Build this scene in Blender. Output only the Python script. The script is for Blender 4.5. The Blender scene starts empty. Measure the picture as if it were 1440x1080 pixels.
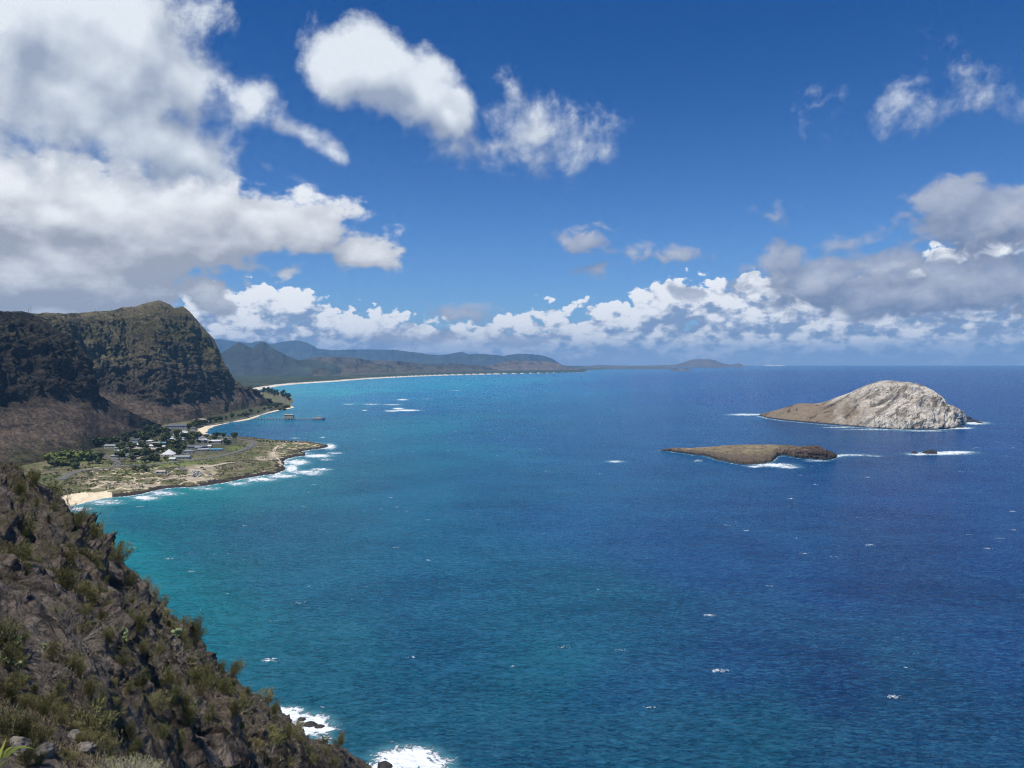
import bpy, math, random
import numpy as np
from math import radians, sin, cos, tan, atan2, pi
random.seed(7); RNG = np.random.default_rng(11)
S = bpy.context.scene; COL = S.collection
W0, H0, F0, CAMZ = 1440, 1080, 1040.0, 150.0
HR = 509.0                                   # image row of the true horizontal
PITCH = math.atan((540 - HR) / F0)
CP, SP = cos(PITCH), sin(PITCH)

# ---------------------------------------------------------------- camera
cam = bpy.data.cameras.new('camera'); camo = bpy.data.objects.new('camera', cam); COL.objects.link(camo)
cam.sensor_width = 36; cam.lens = 36 * F0 / W0; cam.clip_start = 0.3; cam.clip_end = 120000
camo.location = (0, 0, CAMZ); camo.rotation_euler = (pi/2 - PITCH, 0, 0); S.camera = camo
# ---------------------------------------------------------------- exposure
S.view_settings.view_transform = 'Standard'; S.view_settings.look = 'None'
S.view_settings.exposure = 0.0; S.view_settings.gamma = 1.0
S.cycles.max_bounces = 5; S.cycles.volume_bounces = 0; S.cycles.transparent_max_bounces = 8
S.cycles.use_adaptive_sampling = True; S.cycles.adaptive_threshold = .02; S.cycles.adaptive_min_samples = 12
S.cycles.use_denoising = True; S.cycles.denoiser = 'OPENIMAGEDENOISE'; S.cycles.denoising_prefilter = 'FAST'; S.cycles.denoising_input_passes = 'RGB_ALBEDO_NORMAL'; S.cycles.pixel_filter_type = 'BLACKMAN_HARRIS'; S.cycles.filter_width = 1.15
S.cycles.diffuse_bounces = 2; S.cycles.glossy_bounces = 2
SUN_AZ, SUN_EL = radians(-148), radians(70)
SKY_STRENGTH, SUN_STRENGTH = 0.09, 5.0

# ---------------------------------------------------------------- node expression helper
class V:
    def __init__(s, nt, sock): s.nt, s.s = nt, sock
    def _m(s, op, *a, clamp=False):
        n = s.nt.nodes.new('ShaderNodeMath'); n.operation = op; n.use_clamp = clamp
        for i, v in enumerate((s,) + a):
            if isinstance(v, V): s.nt.links.new(v.s, n.inputs[i])
            else: n.inputs[i].default_value = v
        return V(s.nt, n.outputs[0])
    def __add__(s, o): return s._m('ADD', o)
    __radd__ = __add__
    def __sub__(s, o): return s._m('SUBTRACT', o)
    def __rsub__(s, o): return (s * -1) + o
    def __mul__(s, o): return s._m('MULTIPLY', o)
    __rmul__ = __mul__
    def __truediv__(s, o): return s._m('DIVIDE', o)
    def max(s, o): return s._m('MAXIMUM', o)
    def min(s, o): return s._m('MINIMUM', o)
    def smax(s, o, k): return s._m('SMOOTH_MAX', o, k)
    def abs(s): return s._m('ABSOLUTE')
    def pow(s, o): return s._m('POWER', o)
    def clamp(s): return s._m('ADD', 0.0, clamp=True)
    def ss(s, a, b, lo=0.0, hi=1.0):
        n = s.nt.nodes.new('ShaderNodeMapRange'); n.interpolation_type = 'SMOOTHSTEP'
        s.nt.links.new(s.s, n.inputs[0])
        for i, v in enumerate((a, b, lo, hi)): n.inputs[i+1].default_value = v
        return V(s.nt, n.outputs[0])
def link(nt, a, b): nt.links.new(a.s if isinstance(a, V) else a, b)
def setin(nt, sock, v):
    if isinstance(v, V): nt.links.new(v.s, sock)
    elif isinstance(v, bpy.types.NodeSocket): nt.links.new(v, sock)
    else: sock.default_value = v
def combine(nt, x, y, z=0.0):
    n = nt.nodes.new('ShaderNodeCombineXYZ')
    for i, v in enumerate((x, y, z)): setin(nt, n.inputs[i], v)
    return n.outputs[0]
def separate(nt, v):
    n = nt.nodes.new('ShaderNodeSeparateXYZ'); setin(nt, n.inputs[0], v)
    return [V(nt, o) for o in n.outputs]
def vmath(nt, op, a, b=None, c=None):
    n = nt.nodes.new('ShaderNodeVectorMath'); n.operation = op
    setin(nt, n.inputs[0], a)
    if b is not None: setin(nt, n.inputs[1], b)
    if c is not None: setin(nt, n.inputs[2], c)
    return n
def noise(nt, vec, scale, detail=4, rough=.5, dist=0.0, lac=2.0, typ='FBM'):
    n = nt.nodes.new('ShaderNodeTexNoise'); n.noise_dimensions = '2D' if nt == world_tree[0] else '3D'
    try: n.noise_type = typ
    except Exception: pass
    setin(nt, n.inputs['Vector'], vec); n.inputs['Scale'].default_value = scale
    n.inputs['Detail'].default_value = detail; n.inputs['Roughness'].default_value = rough
    n.inputs['Distortion'].default_value = dist; n.inputs['Lacunarity'].default_value = lac
    return V(nt, n.outputs[0])
world_tree = [None]
def voronoi(nt, vec, scale, feature='F1', rand=1.0, out='Distance', smooth=.5):
    n = nt.nodes.new('ShaderNodeTexVoronoi'); n.feature = feature
    if nt == world_tree[0]: n.voronoi_dimensions = '2D'
    setin(nt, n.inputs['Vector'], vec); n.inputs['Scale'].default_value = scale
    n.inputs['Randomness'].default_value = rand
    if feature == 'SMOOTH_F1': n.inputs['Smoothness'].default_value = smooth
    return V(nt, n.outputs[out])
def mix(nt, f, a, b, mode='MIX'):
    n = nt.nodes.new('ShaderNodeMix'); n.data_type = 'RGBA'; n.blend_type = mode; n.clamp_factor = True
    setin(nt, n.inputs[0], f)
    for i, v in ((6, a), (7, b)):
        if isinstance(v, (tuple, list)): v = (*v[:3], 1.0)
        setin(nt, n.inputs[i], v)
    return n.outputs[2]

# ---------------------------------------------------------------- world: sky and clouds by direction
world = bpy.data.worlds.new('World'); S.world = world; world.use_nodes = True
def dirang(px, py):
    """a direction seen from the lookout as (azimuth, elevation) in tenths of a radian"""
    fx, fu = px - 720, 540 - py
    x, y, z = fx, F0*CP + fu*SP, -F0*SP + fu*CP
    return 10*atan2(x, y), 10*atan2(z, math.hypot(x, y))
def build_world():
    nt = world.node_tree; nt.nodes.clear(); world_tree[0] = nt
    tc = nt.nodes.new('ShaderNodeTexCoord')
    X, Y, Z = separate(nt, vmath(nt, 'NORMALIZE', tc.outputs['Generated']).outputs[0])
    az = X._m('ARCTAN2', Y) * 10.0
    el = Z._m('ARCSINE') * 10.0
    sky = nt.nodes.new('ShaderNodeTexSky'); sky.sky_type = 'NISHITA'; sky.sun_disc = False
    sky.sun_elevation = SUN_EL; sky.sun_rotation = SUN_AZ % (2*pi); sky.altitude = 150
    sky.air_density = 1.0; sky.dust_density = 0.25; sky.ozone_density = 3.0
    sk = mix(nt, 1.0, sky.outputs[0], mix(nt, el.ss(.0, 4.6), (.55, .84, 1.26), (.10, .46, .94)), 'MULTIPLY')
    sk = mix(nt, 1.0, sk, (SKY_STRENGTH,)*3, 'MULTIPLY')
    # blobs: (px, py, rx, ry, tilt degrees, weight)
    def mask(P, blobs, k=.25):
        out, turned = None, {0: P}
        for (px, py, rx, ry, rot, w) in blobs:
            rot = round(rot/10)*10; ca, ce = dirang(px, py); r = radians(rot); x, y = separate_of(P)
            if rot not in turned:
                turned[rot] = combine(nt, x*cos(r) + y*sin(r), y*cos(r) - x*sin(r), 0.0)
            cx, cy = ca*cos(r) + ce*sin(r), ce*cos(r) - ca*sin(r); sx, sy = 104/rx, 104/ry
            q = vmath(nt, 'MULTIPLY_ADD', turned[rot], (sx, sy, 0), (-cx*sx, -cy*sy, 0)).outputs[0]
            l = V(nt, vmath(nt, 'LENGTH', q).outputs['Value'])
            l = (1.0 - l) * w
            out = l if out is None else out.smax(l, k)
        return out
    xy = {}
    def separate_of(P):
        k = P.node.name
        if k not in xy: xy[k] = separate(nt, P)[:2]
        return xy[k]
    P = combine(nt, az, el, 0.0)
    def off(dx, dy): return combine(nt, az + dx, el + dy, 0.0)
    def shift(v, z, sy=1.0):
        n = vmath(nt, 'MULTIPLY_ADD', v, (1, sy, 1), (z, z*.7, z*1.3)); return n.outputs[0]
    # --- upper soft clouds
    UP = [(20,30,240,165,0,1.7), (140,90,140,150,0,1.7), (235,110,72,84,0,1.3), (235,200,105,50,-20,1.3), (90,125,170,54,0,1.4),
          (470,95,62,56,-20,1.5), (530,100,88,58,-30,1.8), (590,130,70,56,-30,1.7), (630,160,48,46,-40,1.5), (520,55,36,34,0,.9), (610,100,50,30,-20,1.2),
          (420,185,64,20,-20,.75), (755,188,100,52,-5,.55), (755,192,50,32,-10,.70), (700,205,80,18,0,.5), (360,140,56,30,0,.5),
          (465,212,30,20,-30,.6), (720,125,18,36,30,.30), (850,212,30,20,0,.42), (640,205,40,22,0,.5), (400,245,50,10,-20,.35),
          (1360,150,110,30,0,.27), (1270,138,40,28,0,.2)]
    def upper(p, det=9):
        w = noise(nt, shift(p, 3.1), .9, 3, .5)
        n1 = noise(nt, shift(p, 7.7), 1.35, det, .64, .12)
        return mask(p, UP, .3) + (n1 - .5) * 1.75 + (w - .5) * .3 - .04
    du = upper(P); du2 = upper(off(-.22, .42), 2)
    au = du.ss(-.06, .72)
    nu = noise(nt, shift(P, 21.3), 1.1, 7, .58, .2)
    lu = ((du - du2) * .75 + du * -.10 + .56 + (nu - .5)*1.1 + az.ss(-5.2, -3.2, .22, 0.0) - el.ss(2.0, 3.3, .34, 0.0)).clamp()
    cu = mix(nt, lu, (.34, .40, .52), (.80, .86, .92))
    # --- left mid bank (bright top, grey underside)
    LM = [(60,300,420,75,0,1.3), (100,350,200,56,0,1.2), (230,300,210,60,0,1.15), (330,325,120,42,-8,.8), (430,330,60,45,0,.85), (500,355,60,28,-12,.6),
          (20,390,260,62,0,1.3), (120,420,110,34,0,1.0), (70,440,160,34,0,1.2), (300,340,160,34,0,.8)]
    def leftm(p, det=9):
        w = noise(nt, shift(p, 1.3, 1.5), .9, 2, .5)
        n1 = noise(nt, shift(p, 5.9, 1.5), 2.0, det, .60, .1)
        v = voronoi(nt, shift(p, 2.9, 1.2), 2.4, 'SMOOTH_F1')
        return mask(p, LM, .3) + (n1 - .5) * .95 + (w - .5) * .7 + (.38 - v) * .28
    dm = leftm(P); dm2 = leftm(off(-.10, .30), 4)
    am = dm.ss(.02, .26)
    nm = noise(nt, shift(P, 25.3, 2.0), 1.5, 7, .6, .2)
    lm = ((dm - dm2) * .75 + .50 + (nm - .5)*.9 - el.ss(.6, 2.2, .36, 0.0)).clamp()
    cm = mix(nt, lm, (.37, .40, .47), (.90, .93, .96))
    # --- crisp cumulus on the horizon
    BK = [(290,432,42,34,0,1.0), (345,450,120,45,0,1.0), (365,425,50,30,0,1.), (415,428,42,34,0,1.), (300,470,150,34,0,1.),
          (500,468,150,38,0,.95), (490,455,70,22,0,.9), (620,478,170,30,0,.9), (720,462,60,26,0,.85), (780,445,34,24,-15,.8), (800,432,30,8,25,.7),
          (845,440,30,17,20,.85), (840,480,180,36,0,1.1), (640,490,420,26,0,1.1), (330,470,160,36,0,1.0), (890,452,70,35,0,.9), (960,430,100,42,0,1.), (905,427,26,18,0,.8),
          (1000,420,36,26,0,1.0), (1070,402,46,26,0,1.0), (1080,440,160,50,0,1.0), (950,475,260,38,0,1.), (1200,455,260,60,0,1.), (1400,440,160,75,0,1.),
          (1420,350,70,30,10,.9), (1330,362,60,20,0,.7), (1300,405,140,40,0,.9), (1180,485,460,36,0,1.25), (1470,330,60,40,0,.9)]
    def bank(p, det=8):
        w = noise(nt, shift(p, 4.4, 1.6), 2.0, 2, .5)
        n1 = noise(nt, shift(p, 9.2, 1.5), 4.2, det, .64, .1)
        v = voronoi(nt, shift(p, 6.1, 1.25), 4.6, 'SMOOTH_F1', smooth=.35)
        v2 = voronoi(nt, shift(p, 8.1, 1.25), 10.5, 'SMOOTH_F1', smooth=.35)
        return mask(p, BK, .16) + (n1 - .5) * 1.35 + (w - .5) * .8 + (.36 - v) * .55 + (.36 - v2) * .25
    db = bank(P); db2 = bank(off(-.05, .14), 6); db3 = bank(off(-.10, .36), 3)
    ab = db.ss(.07, .24)
    n3 = noise(nt, shift(P, 14.2, 2.6), 3.2, 8, .62, .3)
    lb = ((db - db2) * .8 + (db - db3) * .40 + .36 + (n3 - .5) * 1.9).clamp()
    lb = lb.ss(.02, .98)
    cb = mix(nt, lb, (.26, .36, .55), (1.0, 1.02, 1.04))
    # --- grey soft clouds in front of the right bank and the small dark puffs
    GR = [(1100,370,45,32,-20,.85), (1150,395,110,40,-8,.95), (1260,410,170,42,0,1.0), (1370,400,160,45,0,.95), (1340,290,60,45,0,.95), (1400,310,110,48,0,1.0),
          (1250,372,90,26,0,.75), (820,340,44,24,0,.62), (830,375,26,14,0,.42), (955,358,40,17,0,.5), (885,355,50,14,0,.28), (965,412,36,13,-18,.75),
          (560,476,120,20,0,.4), (655,440,60,18,0,.5), (1190,345,60,14,0,.3), (1080,302,26,16,0,.25), (720,480,90,16,0,.4)]
    def grey(p, det=8):
        w = noise(nt, shift(p, 11.4, 1.4), 1.8, 3, .5)
        n1 = noise(nt, shift(p, 12.2, 1.4), 3.4, det, .58, .4)
        return mask(p, GR, .2) + (n1 - .5) * 1.0 + (w - .5) * .55
    dg = grey(P); dg2 = grey(off(-.08, .26), 5)
    ag = dg.ss(.0, .42) * .93
    lg = ((dg - dg2) * .8 + .30).clamp()
    cg = mix(nt, lg, (.19, .24, .37), (.50, .54, .64))
    # air light low over the horizon, seen through kilometres of haze
    c = mix(nt, ab, sk, cb)
    c = mix(nt, ag, c, cg)
    c = mix(nt, am, c, cm)
    c = mix(nt, au * Z.ss(.0, .05), c, cu)
    low = el.ss(-.02, .38, .68, 0.0)
    c = mix(nt, low, c, (.46, .61, .87))
    bg = nt.nodes.new('ShaderNodeBackground'); setin(nt, bg.inputs[0], c); bg.inputs[1].default_value = 1.0
    o = nt.nodes.new('ShaderNodeOutputWorld'); nt.links.new(bg.outputs[0], o.inputs[0])
    world.cycles.sampling_method = 'MANUAL'; world.cycles.sample_map_resolution = 512
build_world()
# ---------------------------------------------------------------- sun
sl = bpy.data.lights.new('sun', 'SUN'); sl.energy = SUN_STRENGTH; sl.angle = radians(.5); sl.color = (1, .96, .89)
so = bpy.data.objects.new('sun', sl); COL.objects.link(so)
so.rotation_euler = (pi/2 - SUN_EL, 0, -SUN_AZ + pi)
so.location = (0, 0, 1500)

# ---------------------------------------------------------------- numpy noise
_perm = RNG.permutation(4096)
def _h(ix, iy, iz, s=0):
    return _perm[(_perm[(_perm[(ix + s*131) & 4095] + iy) & 4095] + iz) & 4095]
_G = RNG.normal(size=(4096, 3)); _G /= np.linalg.norm(_G, axis=1)[:, None]
def pn(p, s=0):
    i = np.floor(p).astype(int); f = p - i; u = f*f*f*(f*(f*6-15)+10); r = 0
    for dx in (0, 1):
        for dy in (0, 1):
            for dz in (0, 1):
                g = _G[_h(i[..., 0]+dx, i[..., 1]+dy, i[..., 2]+dz, s)]
                d = g[..., 0]*(f[..., 0]-dx) + g[..., 1]*(f[..., 1]-dy) + g[..., 2]*(f[..., 2]-dz)
                r = r + d * (u[..., 0] if dx else 1-u[..., 0]) * (u[..., 1] if dy else 1-u[..., 1]) * (u[..., 2] if dz else 1-u[..., 2])
    return r * 1.5
def fbm(p, o=5, g=.5, s=0, ridge=False):
    r, a, t = 0, 1.0, 0.0
    for k in range(o):
        n = pn(p * 2.03**k + k*17.3, s)
        if ridge: n = 1 - 2*np.abs(n)
        r = r + a*n; t += a; a *= g
    return r / t
def cell(p, s=0):
    """cellular noise: distances to the nearest and second nearest point, and a random value per cell"""
    i = np.floor(p).astype(int); f = p - i
    d1 = np.full(p.shape[:-1], 9.0); d2 = d1.copy(); r1 = d1.copy()
    for dx in (-1, 0, 1):
        for dy in (-1, 0, 1):
            for dz in (-1, 0, 1):
                h = _h(i[..., 0]+dx, i[..., 1]+dy, i[..., 2]+dz, s)
                q = _G[h]*.45 + .5
                d = (f[..., 0]-dx-q[..., 0])**2 + (f[..., 1]-dy-q[..., 1])**2 + (f[..., 2]-dz-q[..., 2])**2
                m = d < d1
                d2 = np.where(m, d1, np.minimum(d2, d)); r1 = np.where(m, h/4096, r1); d1 = np.where(m, d, d1)
    return np.sqrt(d1), np.sqrt(d2), r1

# ---------------------------------------------------------------- sight lines
A = np.asarray
def Pd(px, py, d):
    """world point on the sight line of an image position at depth d (metres north)"""
    px, py, d = np.broadcast_arrays(A(px, float), A(py, float), A(d, float))
    fu = 540 - py; y = F0*CP + fu*SP; z = -F0*SP + fu*CP; t = d / y
    return np.stack([(px-720)*t, d, CAMZ + z*t], -1)
def Pz(px, py, z=0.0):
    px, py, z = np.broadcast_arrays(A(px, float), A(py, float), A(z, float))
    fu = 540 - py; y = F0*CP + fu*SP; zz = -F0*SP + fu*CP; t = (z - CAMZ) / np.minimum(zz, -.02)
    return np.stack([(px-720)*t, y*t, np.broadcast_to(z, px.shape)], -1)
def Pdz(px, d, z):
    px, d, z = np.broadcast_arrays(A(px, float), A(d, float), A(z, float))
    w = d*CP - (z-CAMZ)*SP
    return np.stack([(px-720)/F0*w, d, z], -1)
def dz0(row, z=0.0):
    return Pz(720, row, z)[..., 1]
def kk(row):
    fu = 540 - A(row, float); return -(-F0*SP + fu*CP) / (F0*CP + fu*SP)     # drop per metre of depth
def tab(px, t):
    t = A(t, float); return [np.interp(px, t[:, 0], t[:, k]) for k in range(1, t.shape[1])]

# ---------------------------------------------------------------- meshes
def mesh_grid(name, P, mat, attrs=None, smooth=True, flip=False):
    R_, C_ = P.shape[:2]
    me = bpy.data.meshes.new(name)
    idx = np.arange(R_*C_).reshape(R_, C_)
    q = np.stack([idx[:-1, :-1], idx[:-1, 1:], idx[1:, 1:], idx[1:, :-1]], -1).reshape(-1, 4)
    if flip: q = q[:, ::-1]
    nq = len(q)
    me.vertices.add(R_*C_); me.vertices.foreach_set('co', P.reshape(-1).astype('f4'))
    me.loops.add(nq*4); me.loops.foreach_set('vertex_index', q.reshape(-1).astype('i4'))
    me.polygons.add(nq); me.polygons.foreach_set('loop_start', np.arange(nq, dtype='i4')*4)
    me.polygons.foreach_set('use_smooth', np.full(nq, smooth))
    for k, v in (attrs or {}).items():
        if v.ndim == 3:
            a = me.attributes.new(k, 'FLOAT_COLOR', 'POINT')
            c = np.ones((R_*C_, 4), 'f4'); c[:, :3] = v.reshape(-1, 3); a.data.foreach_set('color', c.reshape(-1))
        else:
            a = me.attributes.new(k, 'FLOAT', 'POINT'); a.data.foreach_set('value', v.reshape(-1).astype('f4'))
    me.update(calc_edges=True); me.validate()
    me.materials.append(mat)
    return me
def put(name, me, label=None, cat=None, group=None, kind=None, parent=None, loc=None, rz=0, sc=None):
    o = bpy.data.objects.new(name, me); COL.objects.link(o)
    if label: o['label'] = label
    if cat: o['category'] = cat
    if group: o['group'] = group
    if kind: o['kind'] = kind
    if parent: o.parent = parent
    if loc is not None: o.location = tuple(float(v) for v in loc)
    o.rotation_euler = (0, 0, rz)
    if sc: o.scale = sc if isinstance(sc, tuple) else (sc,)*3
    return o
def normals(P):
    du = np.gradient(P, axis=1); dv = np.gradient(P, axis=0)
    n = np.cross(du, dv); n /= np.linalg.norm(n, axis=-1)[..., None] + 1e-9
    return n * np.where(n[..., 2:3] < 0, -1, 1)
def loft(stations, counts, ease=None):
    out = []
    for k in range(len(stations)-1):
        t = np.linspace(0, 1, counts[k], endpoint=(k == len(stations)-2))[:, None, None]
        out.append(stations[k][None]*(1-t) + stations[k+1][None]*t)
    return np.concatenate(out, 0)
def smooth_rows(P, n=6):
    for _ in range(n):
        Q = P.copy(); Q[1:-1] = (P[:-2] + 2*P[1:-1] + P[2:]) / 4; P = Q
    return P
def raw_mesh(name, verts, faces, mats, mi=None, smooth=False):
    me = bpy.data.meshes.new(name); me.from_pydata([tuple(v) for v in verts], [], [tuple(f) for f in faces])
    for m in (mats if isinstance(mats, list) else [mats]): me.materials.append(m)
    if mi is not None: me.polygons.foreach_set('material_index', mi)
    if smooth: me.polygons.foreach_set('use_smooth', [True]*len(me.polygons))
    me.update(); return me
class MB:
    def __init__(s): s.v, s.f = [], []
    def add(s, v, f):
        o = len(s.v); s.v += [tuple(p) for p in v]; s.f += [tuple(i+o for i in q) for q in f]; return s
    def box(s, x0, y0, z0, x1, y1, z1):
        return s.add([(x0,y0,z0),(x1,y0,z0),(x1,y1,z0),(x0,y1,z0),(x0,y0,z1),(x1,y0,z1),(x1,y1,z1),(x0,y1,z1)],
                     [(3,2,1,0),(4,5,6,7),(0,1,5,4),(1,2,6,5),(2,3,7,6),(3,0,4,7)])
    def tube(s, pts, rs, n=5):
        pts = [A(p, float) for p in pts]; base = len(s.v); V_, F_ = [], []
        for i, p in enumerate(pts):
            t = pts[min(i+1, len(pts)-1)] - pts[max(i-1, 0)]; t = t/(np.linalg.norm(t)+1e-9)
            a = np.cross(t, (0, 0, 1) if abs(t[2]) < .9 else (1, 0, 0)); a /= np.linalg.norm(a); b = np.cross(t, a)
            for k in range(n):
                an = 2*pi*k/n; V_.append(p + rs[i]*(a*cos(an) + b*sin(an)))
        for i in range(len(pts)-1):
            for k in range(n):
                F_.append((i*n+k, i*n+(k+1) % n, (i+1)*n+(k+1) % n, (i+1)*n+k))
        F_.append(tuple(range(n-1, -1, -1))); F_.append(tuple((len(pts)-1)*n+k for k in range(n)))
        return s.add(V_, F_)
    def mesh(s, name, mat, smooth=False): return raw_mesh(name, s.v, s.f, mat, smooth=smooth)

# ---------------------------------------------------------------- materials
def newmat(name):
    m = bpy.data.materials.new(name); m.use_nodes = True; nt = m.node_tree
    b = nt.nodes['Principled BSDF']; return m, nt, b
def geo(nt): return nt.nodes.new('ShaderNodeNewGeometry')
def attr(nt, name):
    n = nt.nodes.new('ShaderNodeAttribute'); n.attribute_name = name; return n
def bump(nt, h, strength, dist):
    n = nt.nodes.new('ShaderNodeBump'); n.inputs['Strength'].default_value = strength; n.inputs['Distance'].default_value = dist
    setin(nt, n.inputs['Height'], h); return n.outputs[0]
def plain(name, col, rough=.7, var=.25, scale=1.0, metal=0.0, spec=.3):
    m, nt, b = newmat(name); g = geo(nt)
    n = noise(nt, g.outputs['Position'], scale, 4, .6)
    c = mix(nt, n.ss(.3, .7), tuple(v*(1-var) for v in col), tuple(min(1, v*(1+var)) for v in col))
    setin(nt, b.inputs['Base Color'], c); b.inputs['Roughness'].default_value = rough
    b.inputs['Metallic'].default_value = metal; b.inputs['Specular IOR Level'].default_value = spec
    return m

# sea water ------------------------------------------------------
def water_mat():
    m, nt, b = newmat('sea_water'); g = geo(nt); p = g.outputs['Position']
    base = attr(nt, 'tint').outputs['Color']; foam = V(nt, attr(nt, 'foam').outputs['Fac'])
    rot = nt.nodes.new('ShaderNodeMapping'); rot.inputs['Rotation'].default_value = (0, 0, radians(24)); rot.inputs['Scale'].default_value = (.42, 1, 1)
    setin(nt, rot.inputs[0], p); q = rot.outputs[0]
    w1 = noise(nt, q, .10, 6, .70, .6); w2 = noise(nt, q, .42, 4, .66, .5); w3 = noise(nt, q, .022, 3, .55, .3)
    h = w1*3.0 + w2*2.4 + w3*1.4
    # slow darker and lighter drifts of wind on the water, reef and sand under it
    r = noise(nt, p, .0045, 5, .6, .8); r2 = noise(nt, q, .016, 4, .6, .4)
    c = mix(nt, (r.ss(.35, .7)*.55 + r2.ss(.35, .7)*.3), base, (.62, .72, .80), 'MULTIPLY')
    wf = noise(nt, q, .30, 3, .62, .9); wg = noise(nt, q, .85, 3, .62, .6)
    crest = (1.0 - (wf*2.0 - 1.0).abs()*3.2).max(0.0).pow(2.0)*.75 + (1.0 - (wg*2.0 - 1.0).abs()*3.0).max(0.0).pow(2.0)*.45
    gust = noise(nt, p, .0075, 4, .6, 1.0)
    wv = (w1 - .5)*1.7 + (w2 - .5)*3.6 + (wg - .5)*3.0 + (gust - .5)*1.2 + (w3 - .5)*.8
    c = mix(nt, wv.ss(-1.0, .10, .62, 0.0), c, (0.0, .016, .045))  # wave shading in the colour: troughs painted darker
    c = mix(nt, (crest*wv.ss(-.6, .9))*.42, c, (.055, .23, .36))  # and crests painted lighter, as facets turned to the light
    # breaking crests
    v = nt.nodes.new('ShaderNodeTexVoronoi'); v.inputs['Scale'].default_value = .062
    mp = nt.nodes.new('ShaderNodeMapping'); mp.inputs['Rotation'].default_value = (0, 0, radians(30)); mp.inputs['Scale'].default_value = (.55, 1, 1)
    setin(nt, mp.inputs[0], p); setin(nt, v.inputs['Vector'], mp.outputs[0])
    dist = V(nt, v.outputs['Distance']); cr = separate(nt, v.outputs['Color'])
    fine = noise(nt, p, .55, 5, .75, 1.0)
    size = (cr[0] - .52).max(0.0) * .36 * gust.ss(.36, .56)
    cap = ((size - dist) * 16.0 + (fine - .55) * 22.0).ss(0.0, .9) * (size - dist + .05).ss(0.0, .05) * (cr[0]-.52)._m('GREATER_THAN', 0.0)
    # shore foam: lacy edges
    l1 = noise(nt, p, .10, 7, .74, 1.6); l2 = noise(nt, p, .6, 5, .7, .9)
    sf = (foam*1.25 + (l1 - .5)*4.2 + (l2 - .5)*2.2 - .86).ss(0.0, .45) * foam.ss(.02, .25)
    f = cap.max(sf).clamp()
    c = mix(nt, foam.ss(.05, .9)*.35, c, (.16, .42, .46))
    c = mix(nt, f, c, (.80, .84, .86))
    setin(nt, b.inputs['Base Color'], c)
    setin(nt, b.inputs['Roughness'], f.ss(0, 1, .22, .8)); b.inputs['IOR'].default_value = 1.33
    b.inputs['Specular IOR Level'].default_value = .10
    hh = h + f*.8
    setin(nt, b.inputs['Normal'], bump(nt, hh, .85, 1.0))
    return m

def land_mat(name, s=1.0, rough=.95, bscale=.2, bdist=1.0, contrast=.35, tint='tint'):
    m, nt, b = newmat(name); g = geo(nt); p = g.outputs['Position']
    c = attr(nt, tint).outputs['Color']
    n = noise(nt, p, .09*s, 6, .65, .5); n2 = noise(nt, p, .5*s, 4, .6)
    f = ((n - .5)*2 + (n2 - .5)*1.4)
    c = mix(nt, f.ss(-.9, .9), tuple([1-contrast]*3), tuple([1+contrast]*3)) if False else c
    k = f.ss(-.9, .9, 1-contrast, 1+contrast)
    kc = nt.nodes.new('ShaderNodeCombineColor')
    for i in range(3): setin(nt, kc.inputs[i], k)
    c = mix(nt, 1.0, c, kc.outputs[0], 'MULTIPLY')
    setin(nt, b.inputs['Base Color'], c); b.inputs['Roughness'].default_value = rough
    b.inputs['Specular IOR Level'].default_value = .15
    setin(nt, b.inputs['Normal'], bump(nt, n*1.5 + n2*.6, bscale, bdist))
    return m
M_WATER = water_mat()
M_LAND = land_mat('scrub_ground', 1.0, bscale=.5, bdist=1.5)
M_FAR = land_mat('far_ground', .08, bscale=.5, bdist=20, contrast=.3)
def mountain_mat():
    m, nt, b = newmat('basalt_mountain'); g = geo(nt); p = g.outputs['Position']
    nx, ny, nz = separate(nt, g.outputs['Normal'])
    c = attr(nt, 'tint').outputs['Color']; veg = V(nt, attr(nt, 'veg').outputs['Fac'])
    n = noise(nt, p, .02, 7, .68, .6); n2 = noise(nt, p, .11, 6, .68, .4)
    mp = nt.nodes.new('ShaderNodeMapping'); mp.inputs['Scale'].default_value = (.35, .35, 1.6); mp.inputs['Rotation'].default_value = (.12, .05, 0)
    setin(nt, mp.inputs[0], p); st = noise(nt, mp.outputs[0], .035, 5, .6, .8)
    n4 = noise(nt, p, .35, 5, .7, .3)
    c = mix(nt, ((n2 - .5)*2.6 + (st - .5)*1.6 + (n4 - .5)*1.6).ss(-.6, .7), mix(nt, 1.0, c, (.42, .42, .44), 'MULTIPLY'), mix(nt, 1.0, c, (1.75, 1.64, 1.48), 'MULTIPLY'))
    gveg = (n2*1.3 + n*.9 + nz*.35 + veg*.75)
    c = mix(nt, gveg.ss(1.42, 1.80) * .88, c, mix(nt, n.ss(.4, .6), (.060, .066, .028), (.150, .140, .070)))
    setin(nt, b.inputs['Base Color'], c); b.inputs['Roughness'].default_value = .95; b.inputs['Specular IOR Level'].default_value = .1
    setin(nt, b.inputs['Normal'], bump(nt, n2*6 + st*5 + n*6 + n4*2.2, 1.0, 3.2))
    return m
M_MTN = mountain_mat()
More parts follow.
